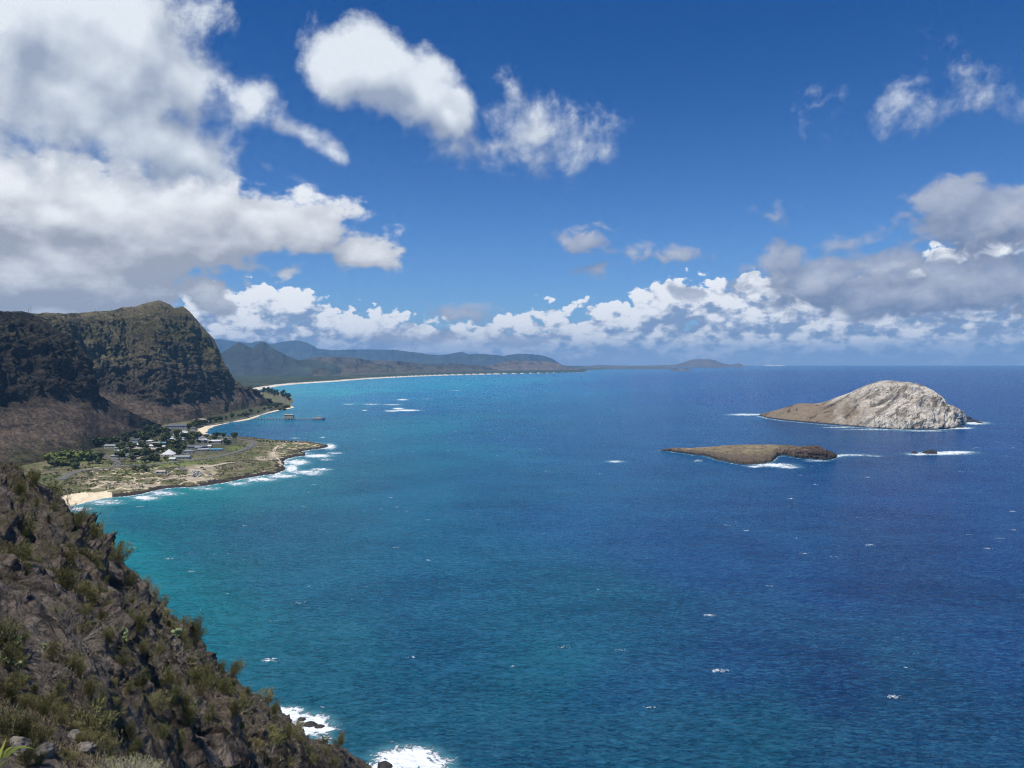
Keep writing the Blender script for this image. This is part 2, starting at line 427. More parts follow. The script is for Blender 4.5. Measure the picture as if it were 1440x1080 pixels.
def tuff_mat():
    m, nt, b = newmat('tuff_island'); g = geo(nt); p = g.outputs['Position']
    c = attr(nt, 'tint').outputs['Color']; bare = V(nt, attr(nt, 'bare').outputs['Fac'])
    x, y, z = separate(nt, p); wob = noise(nt, p, .012, 3, .5) * 60.0
    al = x*.72 + z*.70 + y*.2; ac = z*.78 - x*.60 + wob
    mv = combine(nt, al*.13, y*.3, ac*.85)
    st = noise(nt, mv, .085, 5, .58, .5); n = noise(nt, p, .05, 7, .68, .8); n2 = noise(nt, p, .3, 5, .65)
    streak = ((st - .5)*3.8 + (n - .5)*1.4)
    ln = noise(nt, combine(nt, al*.16, y*.25, ac*.8), .07, 4, .6, .8)
    lo = mix(nt, 1.0, c, (.42, .39, .37), 'MULTIPLY')
    c2 = mix(nt, streak.ss(-.55, -.05), lo, c)
    c2 = mix(nt, streak.ss(.1, .7) * bare * .8, c2, (.74, .68, .58))
    c2 = mix(nt, (ln - .5).abs().ss(.0, .035, .85, 0.0) * (bare*.8 + .2) * n.ss(.42, .56), c2, (.13, .115, .10))  # gully shadows drawn as thin dark lines in the colour
    c2 = mix(nt, n2.ss(.35, .7), mix(nt, 1.0, c2, (.90, .90, .90), 'MULTIPLY'), c2)
    setin(nt, b.inputs['Base Color'], c2); b.inputs['Roughness'].default_value = .95; b.inputs['Specular IOR Level'].default_value = .1
    setin(nt, b.inputs['Normal'], bump(nt, st*8 + n*3 + n2*1.0, 1.0, 2.4))
    return m
M_TUFF = tuff_mat()
def rock_mat():
    m, nt, b = newmat('lava_rock_slope'); g = geo(nt); p = g.outputs['Position']
    nx, ny, nz = separate(nt, g.outputs['Normal'])
    n = noise(nt, p, .12, 6, .65, .5); n2 = noise(nt, p, 1.1, 7, .72, .5); v = voronoi(nt, p, 1.6); v3 = voronoi(nt, p, 5.0)
    n3 = noise(nt, p, 6.0, 5, .7)
    c = mix(nt, n2.ss(.32, .68), (.034, .027, .022), (.34, .275, .22))  # crevice shade painted in: dark where the bump noise is low
    c = mix(nt, n.ss(.45, .65)*.55, c, (.22, .172, .132))
    c = mix(nt, (n3*.6 + n2*.5 - v3*.15).ss(.52, .70)*.55, c, (.40, .365, .33))
    gr = noise(nt, p, .35, 5, .65, .3)
    c = mix(nt, (gr + nz*.22).ss(.62, .78)*.7, c, (.085, .080, .036))
    setin(nt, b.inputs['Base Color'], c); b.inputs['Roughness'].default_value = .92; b.inputs['Specular IOR Level'].default_value = .15
    setin(nt, b.inputs['Normal'], bump(nt, n2*1.7 + v*.8 + n3*.45 + v3*.25, 1.0, .8))
    return m
M_ROCK = rock_mat()
M_WETROCK = plain('wet_black_rock', (.028, .025, .023), .7, .4, .6)

# ================================================================= COASTLINES (image positions read at sea level)
COAST = A([(-260,800),(-60,772),(30,741),(78,718),(100,711.5),(122,705.5),(147,700),(160,699),(180,697.5),(200,694.5),(213,690.5),(230,687.5),(247,685.5),(270,684.5),
 (293,682.5),(308,680),(320,677.5),(345,673),(367,668.5),(385,667),(396,663.5),(401,659),(399,652.5),(396,649),(405,645),(420,641.5),(432,640),(428,637.5),(424,635),(436,632.5),(452,631),
 (461,628.5),(457,625.5),(445,623.5),(433,621.5),(410,620.5),(393,620),(380,618.5),(367,617),(352,616),(340,614.5),(320,613.5),(308,612.5),(296,611.5),(290,608.5),(291,605),
 (296,601.8),(303,599),(312,596.8),(320,595),(332,593),(343,591.3),(356,588.8),(362,586),(368,583.5),(381,580),(394,577),(406,575),(413,573),(411,570),(409,567.5),(413,564),
 (412,560.5),(407,557.5),(398,554),(384,551.5),(367,549.6),(363,548.4),(370,546.6),(383,544.4),(397,542.2),(415,540.4),(435.6,539),(474,536.6),(513,533.4),(552,531.2),(590,529.4),(630,528),(708,526.2),(766,525.0),
 (800,524.2),(822,523.4),(829,522.2),(824,520.6)])
CW = Pz(COAST[:, 0], COAST[:, 1])[:, :2]
def rough_line(P, amp, step, s=0):
    """resample a world polyline and make it irregular"""
    seg = np.linalg.norm(np.diff(P, axis=0), axis=1); L = np.r_[0, np.cumsum(seg)]
    n = max(2, int(L[-1]/step)); t = np.linspace(0, L[-1], n)
    Q = np.stack([np.interp(t, L, P[:, 0]), np.interp(t, L, P[:, 1])], -1)
    q3 = np.c_[Q, np.zeros(n)]
    d = np.stack([fbm(q3/ (amp*5), 4, .6, s), fbm(q3/(amp*5)+50, 4, .6, s)], -1)
    return Q + d * amp
def dist_poly(XY, P, chunk=20000):
    """distance from points to a polyline"""
    a, b = P[:-1], P[1:]; ab = b-a; l2 = (ab**2).sum(1) + 1e-9
    out = np.empty(len(XY))
    for i in range(0, len(XY), chunk):
        q = XY[i:i+chunk, None]; t = np.clip(((q-a)*ab).sum(-1)/l2, 0, 1)
        out[i:i+chunk] = np.sqrt((((a + t[..., None]*ab) - q)**2).sum(-1).min(1))
    return out
def inside(XY, P):
    x, y = XY[:, 0], XY[:, 1]; r = np.zeros(len(XY), bool); n = len(P)
    for i in range(n):
        x0, y0 = P[i]; x1, y1 = P[(i+1) % n]
        c = ((y0 > y) != (y1 > y))
        xx = (x1-x0)*(y-y0)/((y1-y0) if y1 != y0 else 1e-9) + x0
        r ^= c & (x < xx)
    return r
NEAR = CW[:67]
NEARR = rough_line(NEAR, 9.0, 9.0)
FARR = CW[66:]
COASTR = np.r_[NEARR, FARR]
LANDPOLY = np.r_[COASTR, [(9000, 26000), (-30000, 26000), (-4000, 300)]]

# ================================================================= FOREGROUND SLOPE TABLES
EDGE = A([(-700,250,50),(-400,420,60),(-200,545,76),(-60,632,90),(0,670,96),(24,678,99),(41,690,102),(61,710,105),(94,738,109),(118,760,112),(134,778,115),(175,815,121),(208,849,128),(235,873,137),
 (261,901,146),(293,937,160),(330,966,176),(358,988,190),(387,1003,207),(427,1038,228),(452,1046,240),(477,1055,250),(517,1082,264),(560,1132,258),(640,1235,222),(760,1400,185)], float)
WB = A([(-700,1/5.),(-400,1/6.5),(-150,1/8.),(0,1/10.),(60,1/10.5),(120,1/12.),(200,1/20.),(300,1/42.),(400,1/100.),(480,1/190.),(540,1/245.),(640,1/215.),(760,1/180.)])
def fg_depth(px, py):
    er = np.interp(px, EDGE[:, 0], EDGE[:, 1]); ed = np.interp(px, EDGE[:, 0], EDGE[:, 2])
    wb = np.interp(px, WB[:, 0], WB[:, 1]); we = 1/ed
    w = we + (wb-we) * (A(py, float)-er) / np.maximum(1080-er, 60)
    return 1/np.maximum(w, 1/300)

# ================================================================= ISLANDS (outlines first: the sea foam needs them)
BIG_FRONT = A([(1066,585),(1078,588.5),(1102,592),(1131,594.6),(1160,597.5),(1196,600.2),(1225,602.6),(1261,604.6),(1290,605),(1318,604.8),(1337,603.5),(1347,600),(1354,595.5),(1356,592)])
LOW_FRONT = A([(929,633.5),(944,635.5),(958,637.5),(975,640),(990,641.5),(1000,644.5),(1010,648),(1025,651),(1040,654),(1052,655),(1065,654),(1077,652.5),(1084,650.8),(1088,648),(1092,643),(1097,641.2),(1104,641.5),(1117,643.7),(1131,645.5),(1146,646.4),(1160,647),(1172,646),(1176,642)])
def line_world(T): return Pz(T[:, 0], T[:, 1])[:, :2]

# ================================================================= SEA
def build_sea():
    pxs = np.concatenate([np.linspace(-6000, -200, 24)[:-1], np.linspace(-200, 1600, 760), np.linspace(1600, 7000, 24)[1:]])
    rows = np.concatenate([[514.15, 514.6], np.linspace(515.2, 640, 260), np.linspace(640, 1120, 330)[1:], np.linspace(1130, 2600, 30)])
    PX, PY = np.meshgrid(pxs, rows); P = Pz(PX, PY)
    XY = P[..., :2].reshape(-1, 2)
    # water colour over sand, reef and deep ground: (px, py, r, g, b) control points
    T = A([(110,722,.012,.27,.25),(150,760,.010,.235,.235),(175,730,.022,.155,.185),(240,720,.022,.135,.185),(260,695,.013,.26,.27),(330,692,.016,.21,.24),(380,685,.013,.17,.22),(440,660,.016,.15,.22),
     (200,800,.008,.185,.205),(300,760,.018,.135,.185),(400,740,.012,.12,.195),(300,860,.007,.15,.185),(400,960,.005,.115,.155),(480,1040,.006,.10,.135),(300,820,.006,.165,.19),
     (500,800,.007,.115,.19),(480,900,.005,.12,.165),(600,900,.006,.105,.18),(620,1000,.007,.095,.145),(700,1060,.008,.085,.14),(560,700,.010,.13,.23),(500,650,.010,.145,.23),
     (330,600,.028,.13,.27),(380,605,.030,.12,.27),(345,594,.012,.24,.33),(400,590,.015,.22,.33),(440,600,.022,.125,.27),(500,612,.013,.19,.28),(430,575,.012,.19,.32),(430,563,.014,.20,.34),(460,552,.008,.26,.36),
     (550,600,.012,.20,.29),(620,595,.012,.19,.29),(560,620,.010,.16,.26),(700,600,.012,.125,.26),(640,570,.012,.14,.28),(560,575,.016,.13,.29),(500,575,.012,.17,.30),
     (480,545,.010,.25,.38),(560,545,.010,.21,.36),(640,540,.008,.23,.37),(620,555,.012,.15,.31),(720,535,.008,.22,.38),(800,528,.012,.18,.38),(540,560,.012,.15,.32),
     (850,522,.016,.20,.42),(760,545,.012,.15,.34),(850,540,.012,.11,.33),(820,575,.010,.12,.29),(800,620,.009,.105,.25),(900,600,.010,.10,.26),
     (950,530,.012,.085,.31),(1100,525,.012,.060,.27),(1300,525,.012,.055,.26),(1400,560,.012,.060,.26),(1200,545,.012,.06,.26),(1040,560,.012,.075,.29),(1430,620,.010,.058,.25),
     (1000,610,.009,.09,.26),(1150,615,.009,.09,.24),(1300,625,.009,.07,.24),(950,660,.008,.095,.24),(1100,680,.008,.075,.23),(1300,700,.009,.060,.23),(1430,760,.009,.058,.22),
     (700,700,.008,.105,.22),(850,720,.008,.09,.225),(1000,780,.007,.07,.21),(1200,820,.007,.060,.20),(1400,900,.006,.058,.18),(1430,1050,.004,.06,.145),
     (650,820,.006,.105,.19),(800,870,.005,.105,.18),(760,920,.005,.12,.175),(700,960,.005,.105,.155),(850,960,.005,.080,.165),(1000,940,.005,.065,.17),(1150,960,.004,.050,.145),
     (1000,1030,.005,.095,.15),(1060,1060,.005,.10,.145),(900,1060,.005,.085,.14),(1250,980,.005,.075,.155),(1300,1060,.004,.065,.14),(800,1060,.005,.08,.135),(1150,1060,.004,.07,.135)])
    # interpolate in a plan stretched with distance
    def key(px, py): return np.stack([A(px)/62.0, 9.0*np.log(np.maximum(A(py)-HR, 5.0)) ], -1)
    kq = key(PX, PY).reshape(-1, 2)
    wob = np.stack([fbm(np.c_[XY/260, np.zeros(len(XY))], 5, .6), fbm(np.c_[XY/260, np.ones(len(XY))*9], 5, .6)], -1)
    kq = kq + wob * A([2.6, 1.5])
    kt = key(T[:, 0], T[:, 1]); num = np.zeros((len(kq), 3)); den = np.zeros(len(kq))
    for i in range(len(T)):
        w = 1/(((kq-kt[i])**2).sum(1) + .25)**2; num += w[:, None]*T[i, 2:]; den += w
    tint = num/den[:, None]*A([.42, .84, .84])
    px1, py1 = PX.reshape(-1), PY.reshape(-1)
    bay = np.clip((900-px1)/250, 0, 1)*np.clip((585-py1)/30, 0, 1)*np.clip((py1-516)/3, 0, 1); tint = tint*(1 + bay[:, None]*A([.1, .45, .28]))
    deep = np.clip((py1-680)/250, 0, 1)*np.clip((px1-250)/300, 0, 1); tint = tint*(1 - deep[:, None]*A([.2, .18, .06]))
    nav = np.clip((px1-820)/300, 0, 1); tint = tint*(1 - nav[:, None]*A([.25, .20, .10]))
    lft = np.clip((330-px1)/150, 0, 1)*np.clip((py1-690)/20, 0, 1); tint = tint*(1 + lft[:, None]*A([0, .24, .28]))
    # foam
    fo = np.zeros(len(XY))
    near = P[..., 1].reshape(-1) < 5200
    idx = np.where(near & (PX.reshape(-1) < 560) & (PX.reshape(-1) > -300) & (PY.reshape(-1) < 840))[0]
    q = XY[idx]; d = dist_poly(q, NEARR)
    exposed = np.interp(PX.reshape(-1)[idx], [60, 100, 150, 190, 300, 380, 470, 520], [.7, .9, .8, .9, .7, .9, 1.1, .4])
    pyy = PY.reshape(-1)[idx]
    exposed = np.where(pyy < 621, .25, exposed); exposed = np.where(pyy < 612, .16, exposed)
    width = np.clip(14*exposed, 3, 40)
    f = np.exp(-(d/width)**1.3) * np.where(exposed < .4, .75, 1.0)
    # turquoise sand shallows next to the beach
    sh = np.exp(-(d/38)**1.2) * np.interp(PX.reshape(-1)[idx], [90, 170, 230, 280, 420, 470], [1, .6, .2, .8, .5, 0]) * (pyy > 640)
    tint[idx] = tint[idx]*(1-.7*sh[:, None]) + A([.02, .36, .33])*.7*sh[:, None]
    fo[idx] = f
    def ring(line, width, lo=.8):
        dd = dist_poly(XY[idx2], line); return np.exp(-(dd/width)**1.4)*lo
    m = (PY.reshape(-1) < 665) & (PY.reshape(-1) > 570) & (PX.reshape(-1) > 900) & (PX.reshape(-1) < 1440); idx2 = np.where(m)[0]
    fo[idx2] = np.maximum(fo[idx2], ring(line_world(BIG_FRONT), 8, .95))
    fo[idx2] = np.maximum(fo[idx2], ring(line_world(LOW_FRONT), 4.5, .78))
    # breaking water over reefs: (px, py, half width px, half height px, strength)
    for (a, b, rx, ry, s) in [(1050,583,32,1.8,1.1),(1085,586,18,2,1.0),(1372,595,22,2.6,1.2),(1350,602,22,1.8,1.2),(1322,637.5,50,2.8,1.25),(1345,636,30,2.2,1.3),(1292,638.5,20,2.4,1.2),(1195,640,36,2.0,.95),(1178,641,12,2.5,1.1),(1230,641.5,16,.9,.8),
        (1088,654,34,3.2,1.25),(1110,657,20,2.2,1.15),(1062,656,16,1.8,1.1),(1150,648,22,1.6,1.0),(866,649,15,1.8,1.1),(982,648,8,1.5,.9),(1003,643,10,1.5,1.0),
        (560,574.5,10,1.3,1.3),(572,577,22,1.5,1.3),(552,577.8,14,1.2,1.2),(522,568.5,14,1.0,1.0),(552,569,16,1.0,1.0),(490,568.5,10,.9,.9),(566,562,10,1.4,1.1),(513,577,5,.9,1.1),(640,549,8,.8,.8),(600,561,10,.8,.7),
        (418,650,20,5,1.25),(432,664,28,3.4,1.2),(452,660,18,2.2,1.1),(445,641,26,3,1.25),(464,628,10,5,1.25),(458,646,14,2,.9),(410,659,12,7,1.3),(440,667,20,2,1.0),(470,637,14,2,.9),(415,616,8,1.2,.9),(453,615,6,1,.9),
        (395,669,26,4,1.2),(365,674,30,4,1.15),(335,680,22,3.5,1.0),(230,694,30,4.5,1.0),(205,700,24,4.5,1.2),(150,706,30,5,1.05),(110,716,22,4,1.1),(290,687,26,3.5,.9),
        (412,1004,24,12,1.4),(434,1019,38,18,1.7),(392,998,14,7,1.1),(455,1014,14,10,1.1),(447,1040,30,14,.9),(575,1068,52,20,1.7),(606,1074,36,15,1.4),(545,1080,34,13,1.3),(520,1100,30,18,1.3),(625,1082,30,9,.8),(590,1052,40,5,.7),
        (1232,604,60,1.2,.9),(1180,601,30,1.2,.9),(1300,606,40,1.4,.9),(1146,641,8,1,.8)]:
        g = s*np.exp(-(((PX-a)/rx)**2 + ((PY-b)/ry)**2)**1.3)
        fo = np.maximum(fo, g.reshape(-1))
    P = P.copy()
    # swell
    am = np.clip(1 - P[..., 1]/2500, 0, 1)
    P[..., 2] += am*.45*fbm(P*A([.012, .05, 0])[None, None], 3, .5)
    me = mesh_grid('sea', P, M_WATER, {'tint': tint.reshape(*PX.shape, 3), 'foam': fo.reshape(PX.shape)}, flip=True)
    put('sea', me, kind='structure')
build_sea()

# ================================================================= COASTAL PLAIN
def plain_height(XY, d, ins):
    q = np.c_[XY, np.zeros(len(XY))]
    h = np.minimum(7.0, .6 + d*.085) + fbm(q/60, 4)*np.minimum(2.2, d*.05)
    return np.where(ins, h, -np.minimum(4, .3 + d*.2))
def zones(px, py, XY, d, ins):
    n = len(XY); q = np.c_[XY, np.zeros(n)]
    n1 = fbm(q/45, 5, .6); n2 = fbm(q/14, 5, .65, 3); n3 = fbm(q/6, 4, .6, 5)
    green = A([.085,.092,.036]); olive = A([.125,.118,.058]); dry = A([.20,.165,.11]); sand = A([.70,.58,.40]); dark = A([.045,.05,.03]); rock = A([.038,.032,.028]); town = A([.10,.10,.085])
    t = np.clip(n2*2.2+.5, 0, 1)[:, None]; c = olive*(1-t) + dry*1.1*t
    t = np.clip(n1*3+.55, 0, 1)[:, None]*.85; c = c*(1-t) + A([.105,.118,.042])*t
    t = np.clip(n3*3 - .5, 0, 1)[:, None]*.6; c = c*(1-t) + dark*t
    # sandy tracks and blowouts in the scrub behind the beach
    tr = np.exp(-(np.abs(fbm(q/34, 3, .5, 9))/.045)**2)
    zone = np.clip((px-115)/20, 0, 1)*np.clip((320-px)/40, 0, 1)*np.clip((py-655)/14, 0, 1)
    zone2 = np.clip((px-380)/20, 0, 1)*np.clip((py-616)/4, 0, 1)
    c = c*(1 - .35*np.clip(n3*4, 0, 1)[:, None]); t = np.clip(tr*zone*1.5 + tr*zone2*1.2 + zone2*np.clip(n2*2-.1, 0, 1), 0, 1)[:, None]*.85; c = c*(1-t) + sand*.85*t
    # brighter lawn
    for a, b, rx, ry in [(332,634,16,4.5),(118,648,16,7),(205,656,24,4),(176,668,14,3),(255,655,40,5)]:
        t = (.75*np.exp(-(((px-a)/rx)**2+((py-b)/ry)**2)**2))[:, None]; c = c*(1-t) + A([.13,.17,.04])*t
    # car park and road verges
    for a, b, rx, ry in [(276,667,13,5),(292,660,22,3),(268,674,40,2.0),(368,645,10,3),(385,640,8,6),(200,683,50,3)]:
        t = (.85*np.exp(-(((px-a)/rx)**2+((py-b)/ry)**2)**2))[:, None]; c = c*(1-t) + A([.42,.35,.26])*t
    t = (np.clip((606-py)/4, 0, 1)*np.clip((py-566)/4, 0, 1)*.85*np.clip((px-262)/10, 0, 1))[:, None]; c = c*(1-t) + A([.045,.052,.026])*t
    # the hamlet and its dark garden ground
    t = (np.clip((px-110)/30, 0, 1)*np.clip((350-px)/20, 0, 1)*np.clip((646-py - .0*(px))/8, 0, 1)*np.clip((py-600)/6, 0, 1)*.8)[:, None]
    t *= (1 - .85*np.exp(-(((px-332)/16)**2+((py-634)/4.5)**2)**2))[:, None]
    c = c*(1-t) + A([.055,.062,.035])*t
    # dark lava shore
    rw = np.interp(px, [140, 165, 300, 400, 480], [2, 9, 12, 11, 9]) * np.clip(1 + 3.2*n2, .15, 2.4)
    r = (px > 150) & (py > 611) & (d < rw); c = np.where(r[:, None], rock*(1+.8*n3[:, None]), c)
    # beaches
    bw = np.where((px < 158) & (py > 660), np.interp(px, [60, 150, 165], [46, 26, 4]), 0)
    bw = np.where((py <= 611) & (py > 570), np.interp(px, [282, 320, 360, 400], [18, 12, 9, 9]), bw)
    bw = np.where(py < 550, np.interp(py, [520, 530, 545, 550], [120, 80, 45, 30]), bw)
    s = d < bw*(1+.35*n2); c = np.where(s[:, None], sand*(1+.12*n3[:, None]), c)
    return np.clip(c, 0, 1)
def build_plain():
    PX, PY = np.meshgrid(np.linspace(-80, 500, 700), np.concatenate([np.linspace(546, 620, 170), np.linspace(620, 720, 230)[1:], np.linspace(722, 760, 14)]))
    P = Pz(PX, PY, 3.0); XY = P[..., :2].reshape(-1, 2)
    d = dist_poly(XY, COASTR); ins = inside(XY, LANDPOLY)
    P[..., 2] = plain_height(XY, d, ins).reshape(PX.shape)
    q = np.c_[XY, np.zeros(len(XY))]
    rockz = ins & (PX.reshape(-1) > 150) & (d < 18) & (PY.reshape(-1) > 611)
    P[..., 2] += np.where(rockz, np.abs(fbm(q/5, 3))*4, 0).reshape(PX.shape)
    c = zones(PX.reshape(-1), PY.reshape(-1), XY, d, ins).reshape(*PX.shape, 3)
    put('ground', mesh_grid('ground', P, M_LAND, {'tint': c}, flip=True), kind='structure')
def ground_z(x, y):
    XY = A([[x, y]], float); d = dist_poly(XY, COASTR); return float(plain_height(XY, d, inside(XY, LANDPOLY))[0])
build_plain()

# far coastal plain running to the foot of the ranges
def build_far_plain():
    PX, PY = np.meshgrid(np.linspace(270, 850, 420), np.concatenate([np.linspace(513.6, 552, 170)]))
    P = Pz(PX, PY, 4.0); XY = P[..., :2].reshape(-1, 2)
    d = dist_poly(XY, COASTR); ins = inside(XY, LANDPOLY)
    q = np.c_[XY, np.zeros(len(XY))]
    z = np.where(ins, np.minimum(5, d*.05) + np.clip(d/90, 0, 1)*(9 + 9*np.abs(fbm(q/90, 4, .6))), -np.minimum(20, d*.3+.3))
    P[..., 2] = z.reshape(PX.shape)
    n1 = fbm(q/400, 5, .65)[:, None]; n2 = fbm(q/110, 4, .65, 4)[:, None]
    c = A([.035,.048,.022]) + np.clip(n1*2, 0, 1)*A([.05,.05,.03]) + np.clip(n2*3-.9, 0, 1)*A([.22,.21,.17])
    s = d < (42 + (P[..., 1].reshape(-1)-4500)*.0035)*np.interp(PX.reshape(-1), [690, 730, 775], [1, .5, .12])
    c = np.where(s[:, None], A([.66,.58,.46]), c)
    c = np.where((~ins)[:, None], A([.2,.4,.4]), c)
    put('ground', mesh_grid('ground', P, M_FAR, {'tint': c.reshape(*PX.shape, 3)}, flip=True), kind='structure')
build_far_plain()

# ================================================================= MOUNTAINS
def displace(P, amp, vec):
    return P + normals(P)*amp[..., None]*vec[..., None]
def mountain(name, T, s1, s2, s3, shoulder, seed, footz, counts, ncol, plateau, dark, tone=1.0, endpx=9999, grassy=0.0):
    """T: px, foot row, talus top row, crest row.  s1, s2, s3: slope of the talus, the cliffs and the upper slope"""
    px = np.linspace(T[0][0], T[-1][0], ncol); foot, base, crest = tab(px, T)
    jit = fbm(np.c_[px/14, px*0, px*0+seed], 4, .6)
    crest = crest + jit*1.3
    base = base + fbm(np.c_[px/22, px*0+3, px*0+seed], 4, .6)*5
    base = np.minimum(np.maximum(base, crest+1), foot-1)
    d0 = dz0(foot, footz)
    def climb(row, d, z, s): k = kk(row); dd = (CAMZ - z + s*d)/(s+k); return dd, CAMZ - k*dd
    d1, z1 = climb(base, d0, footz, s1)
    sh = base + (crest-base)*shoulder
    d2, z2 = climb(sh, d1, z1, s2); d3, z3 = climb(crest, d2, z2, s3)
    st = [Pdz(px, d0-60, footz-9), Pdz(px, d0, footz+0*d0), Pdz(px, d1, z1), Pdz(px, d2, z2), Pdz(px, d3, z3), Pdz(px, d3+plateau, z3-plateau*.22), Pdz(px, d3+plateau*3, z3*0-5)]
    P = loft(st, counts); P = smooth_rows(P, 2)
    R_, C_ = P.shape[:2]; lev = np.zeros(R_); c = np.cumsum([0]+counts)
    lev = np.interp(np.arange(R_), c[:7], [0, 0.02, 1, 2, 3, 4, 5])[:, None]*np.ones((1, C_))
    lev = np.where(px[None] > endpx, np.minimum(lev, .9), lev)
    cliff = np.clip((lev-.85)/.25, 0, 1)*np.clip((3.0-lev)/.5, .12, 1)
    talus = np.clip((lev-.1)/.4, 0, 1)*np.clip((1.1-lev)/.3, 0, 1)
    q = P.copy(); q[..., 2] *= .28
    gl = fbm(q/95, 6, .58, seed, ridge=True); g2 = fbm(P*A([1, 1, .5])/38, 5, .6, seed+1, ridge=True); g3 = fbm(P/13, 4, .6, seed+2)
    strata = fbm(P*A([.25, .25, 3.2])/60, 4, .6, seed+3)
    cliff = cliff*np.clip((endpx+30-px)/60, .15, 1)[None]
    disp = cliff*((gl-.5)*34 + (g2-.3)*16 + g3*6 + (strata-.1)*8) + talus*(fbm(P*A([1, 1, .3])/60, 4, .5, seed+4, ridge=True)*4 + g3*.7)
    over = np.clip((lev-3)/.3, 0, 1); disp = disp*(1-over) + over*(g2*4)
    N = normals(smooth_rows(P, 14)); Q = P + N*disp[..., None]
    rock = A([.070,.065,.055]); tal = A([.165,.130,.102]); dry = A([.19,.160,.098]); scrub = A([.075,.082,.036])
    w = np.clip((lev-.8)/.3 + g2*.5, 0, 1)[..., None]; cc = tal*(1-w) + rock*w
    cc = cc*(1 + .35*g3[..., None]*(1-w))
    up = (np.clip((lev-1.9)/.5, 0, 1)*np.clip(fbm(P/90, 4, .6, seed+8)*1.6+.75, 0, 1))[..., None]*dark; cc = cc*(1-up*.8) + dry*up*.8
    band = np.clip(1-np.abs(lev-1.9 + fbm(P/150, 3, .5, 3)*.8)/.35, 0, 1)[..., None]*.5*dark; cc = cc*(1-band) + dry*1.05*band
    ft = (np.clip((.42-lev)/.35, 0, 1)*np.clip(fbm(P/40, 4, .6, seed+9)*2.2+.45, 0, 1))[..., None]; cc = cc*(1-ft) + scrub*ft
    pt = (talus*np.clip(fbm(P*A([1, 1, .4])/70, 4, .6, seed+12)*3-.6, 0, 1))[..., None]*.6; cc = cc*(1-pt) + dry*.75*pt
    cc = cc*(1 + (tone-1)*np.clip(lev-.7, 0, 1))[..., None]  # tone below one paints cloud shadow into the cliff colour
    veg = np.clip((lev-1)*.6, 0, 1)*np.clip((3.2-lev), 0, 1) - talus*.5
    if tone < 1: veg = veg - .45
    gz_ = grassy*np.clip((235-px[None] + 60*fbm(P/120, 4, .6, 5))/70, 0, 1)*np.clip((lev-1.15)/.5, 0, 1)*np.clip(.75+g2*1.2, 0, 1); cc = cc*(1-gz_[..., None]*.85) + A([.195,.182,.115])*gz_[..., None]*.85; veg = veg - gz_*.35
    me = mesh_grid('mountain', Q, M_MTN, {'tint': cc, 'veg': veg})
    return put('mountain', me, kind='structure')
T1 = [(-420,760,560,330),(-300,745,572,372),(-200,720,575,405),(-100,692,572,430),(-40,672,570,436),(0,660,568,436),(14,657,566,437),(30,655,562,437),(46,652,560,441),(61,650,556,450),(80,646,555,463),(101,641,556,478),(116,637,558,491),(124,634,560,515),(131,631,563,540),
      (138,628,570,556),(150,624,580,563),(165,620,590,570),(180,616,598,577),(195,611,603,585),(210,606,603,592),(226,600,599,598)]
mountain('mountain', T1, .52, 1.15, .9, .62, 21, 7.0, [5, 120, 110, 70, 12, 10], 470, 70, .05, .80, 140)  # near ridge: cloud shadow put into its rock colour by the lower tone
T2 = [(40,640,545,441),(60,632,545,440),(100,618,545,440),(113,612,545,440),(147,606,546,437),(175,601,553,432),(190,600,560,430),(200,600,565,427),(214,599,568,424),(221,598.5,569,422),(226,598,569,422.5),(238,596,568,428),(245,595,567,433),(251,594,566,432),(257,593,565,431),
      (266,591.5,564,437),(274,590,563,446),(281,588,562,455),(291,586.5,559,466),(300,585,556,476),(309,583,553,495),(315,582,551,510),(321,580,549,522),(330,578.5,548,534),(339,577,548,543),(350,574,549.5,547),(365,572,556,554),(382,568,566.5,566)]
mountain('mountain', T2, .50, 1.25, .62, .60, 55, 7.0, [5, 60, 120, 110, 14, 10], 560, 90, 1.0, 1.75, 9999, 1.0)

# ranges beyond the bay: (distance, silhouette, colour)
def hill(D, sil, col, slope, seed, basez=6, amp=.05, back=.6, lev2=None, g=.6):
    sil = A(sil, float); px = np.linspace(sil[0, 0], sil[-1, 0], int(max(60, (sil[-1, 0]-sil[0, 0])*1.6)))
    row = np.interp(px, sil[:, 0], sil[:, 1]) + fbm(np.c_[px/6, px*0, px*0+seed], 3, .6)*.6 + fbm(np.c_[px/1.7, px*0+4, px*0+seed], 2, .6)*.45
    D = D if np.isscalar(D) else np.interp(px, A(D)[:, 0], A(D)[:, 1])
    dep = D*(1 + .02*fbm(np.c_[px/30, px*0+5, px*0+seed], 3)); z = CAMZ - kk(row)*dep
    ht = np.maximum(z-basez, 8); K = np.exp(-np.linspace(-2, 2, 41)**2); K /= K.sum(); hs = np.convolve(np.pad(ht, 20, 'edge'), K, 'valid'); w = hs/slope; ht = np.minimum(hs, ht*1.05)
    st = [Pdz(px, dep-w*1.5, basez-10-0*z), Pdz(px, dep-w*.75, basez+ht*.28), Pdz(px, dep-w*.28, basez+ht*.62), Pdz(px, dep, z), Pdz(px, dep+w*back, basez-10-0*z)]
    P = smooth_rows(loft(st, [26, 30, 26, 14]), 1)
    f = np.interp(np.arange(len(P)), [0, 26, 56, 82, 95], [0, .8, 1, .15, 0])[:, None]
    q = P.copy(); q[..., 2] *= .5; sc = np.median(ht)
    r = fbm(q/(sc*1.3), 5, .62, seed, ridge=True)
    P = P + normals(smooth_rows(P, 8))*(f*(r-.75)*sc*amp*2.4)[..., None]
    n1 = fbm(P/(sc*.9), 4, .6, seed+2)[..., None]
    c = A(col)*(1 + .8*n1 + .3*r[..., None])
    put('hills', mesh_grid('hills', P, M_FAR, {'tint': np.clip(c, .005, 1)}), kind='structure')
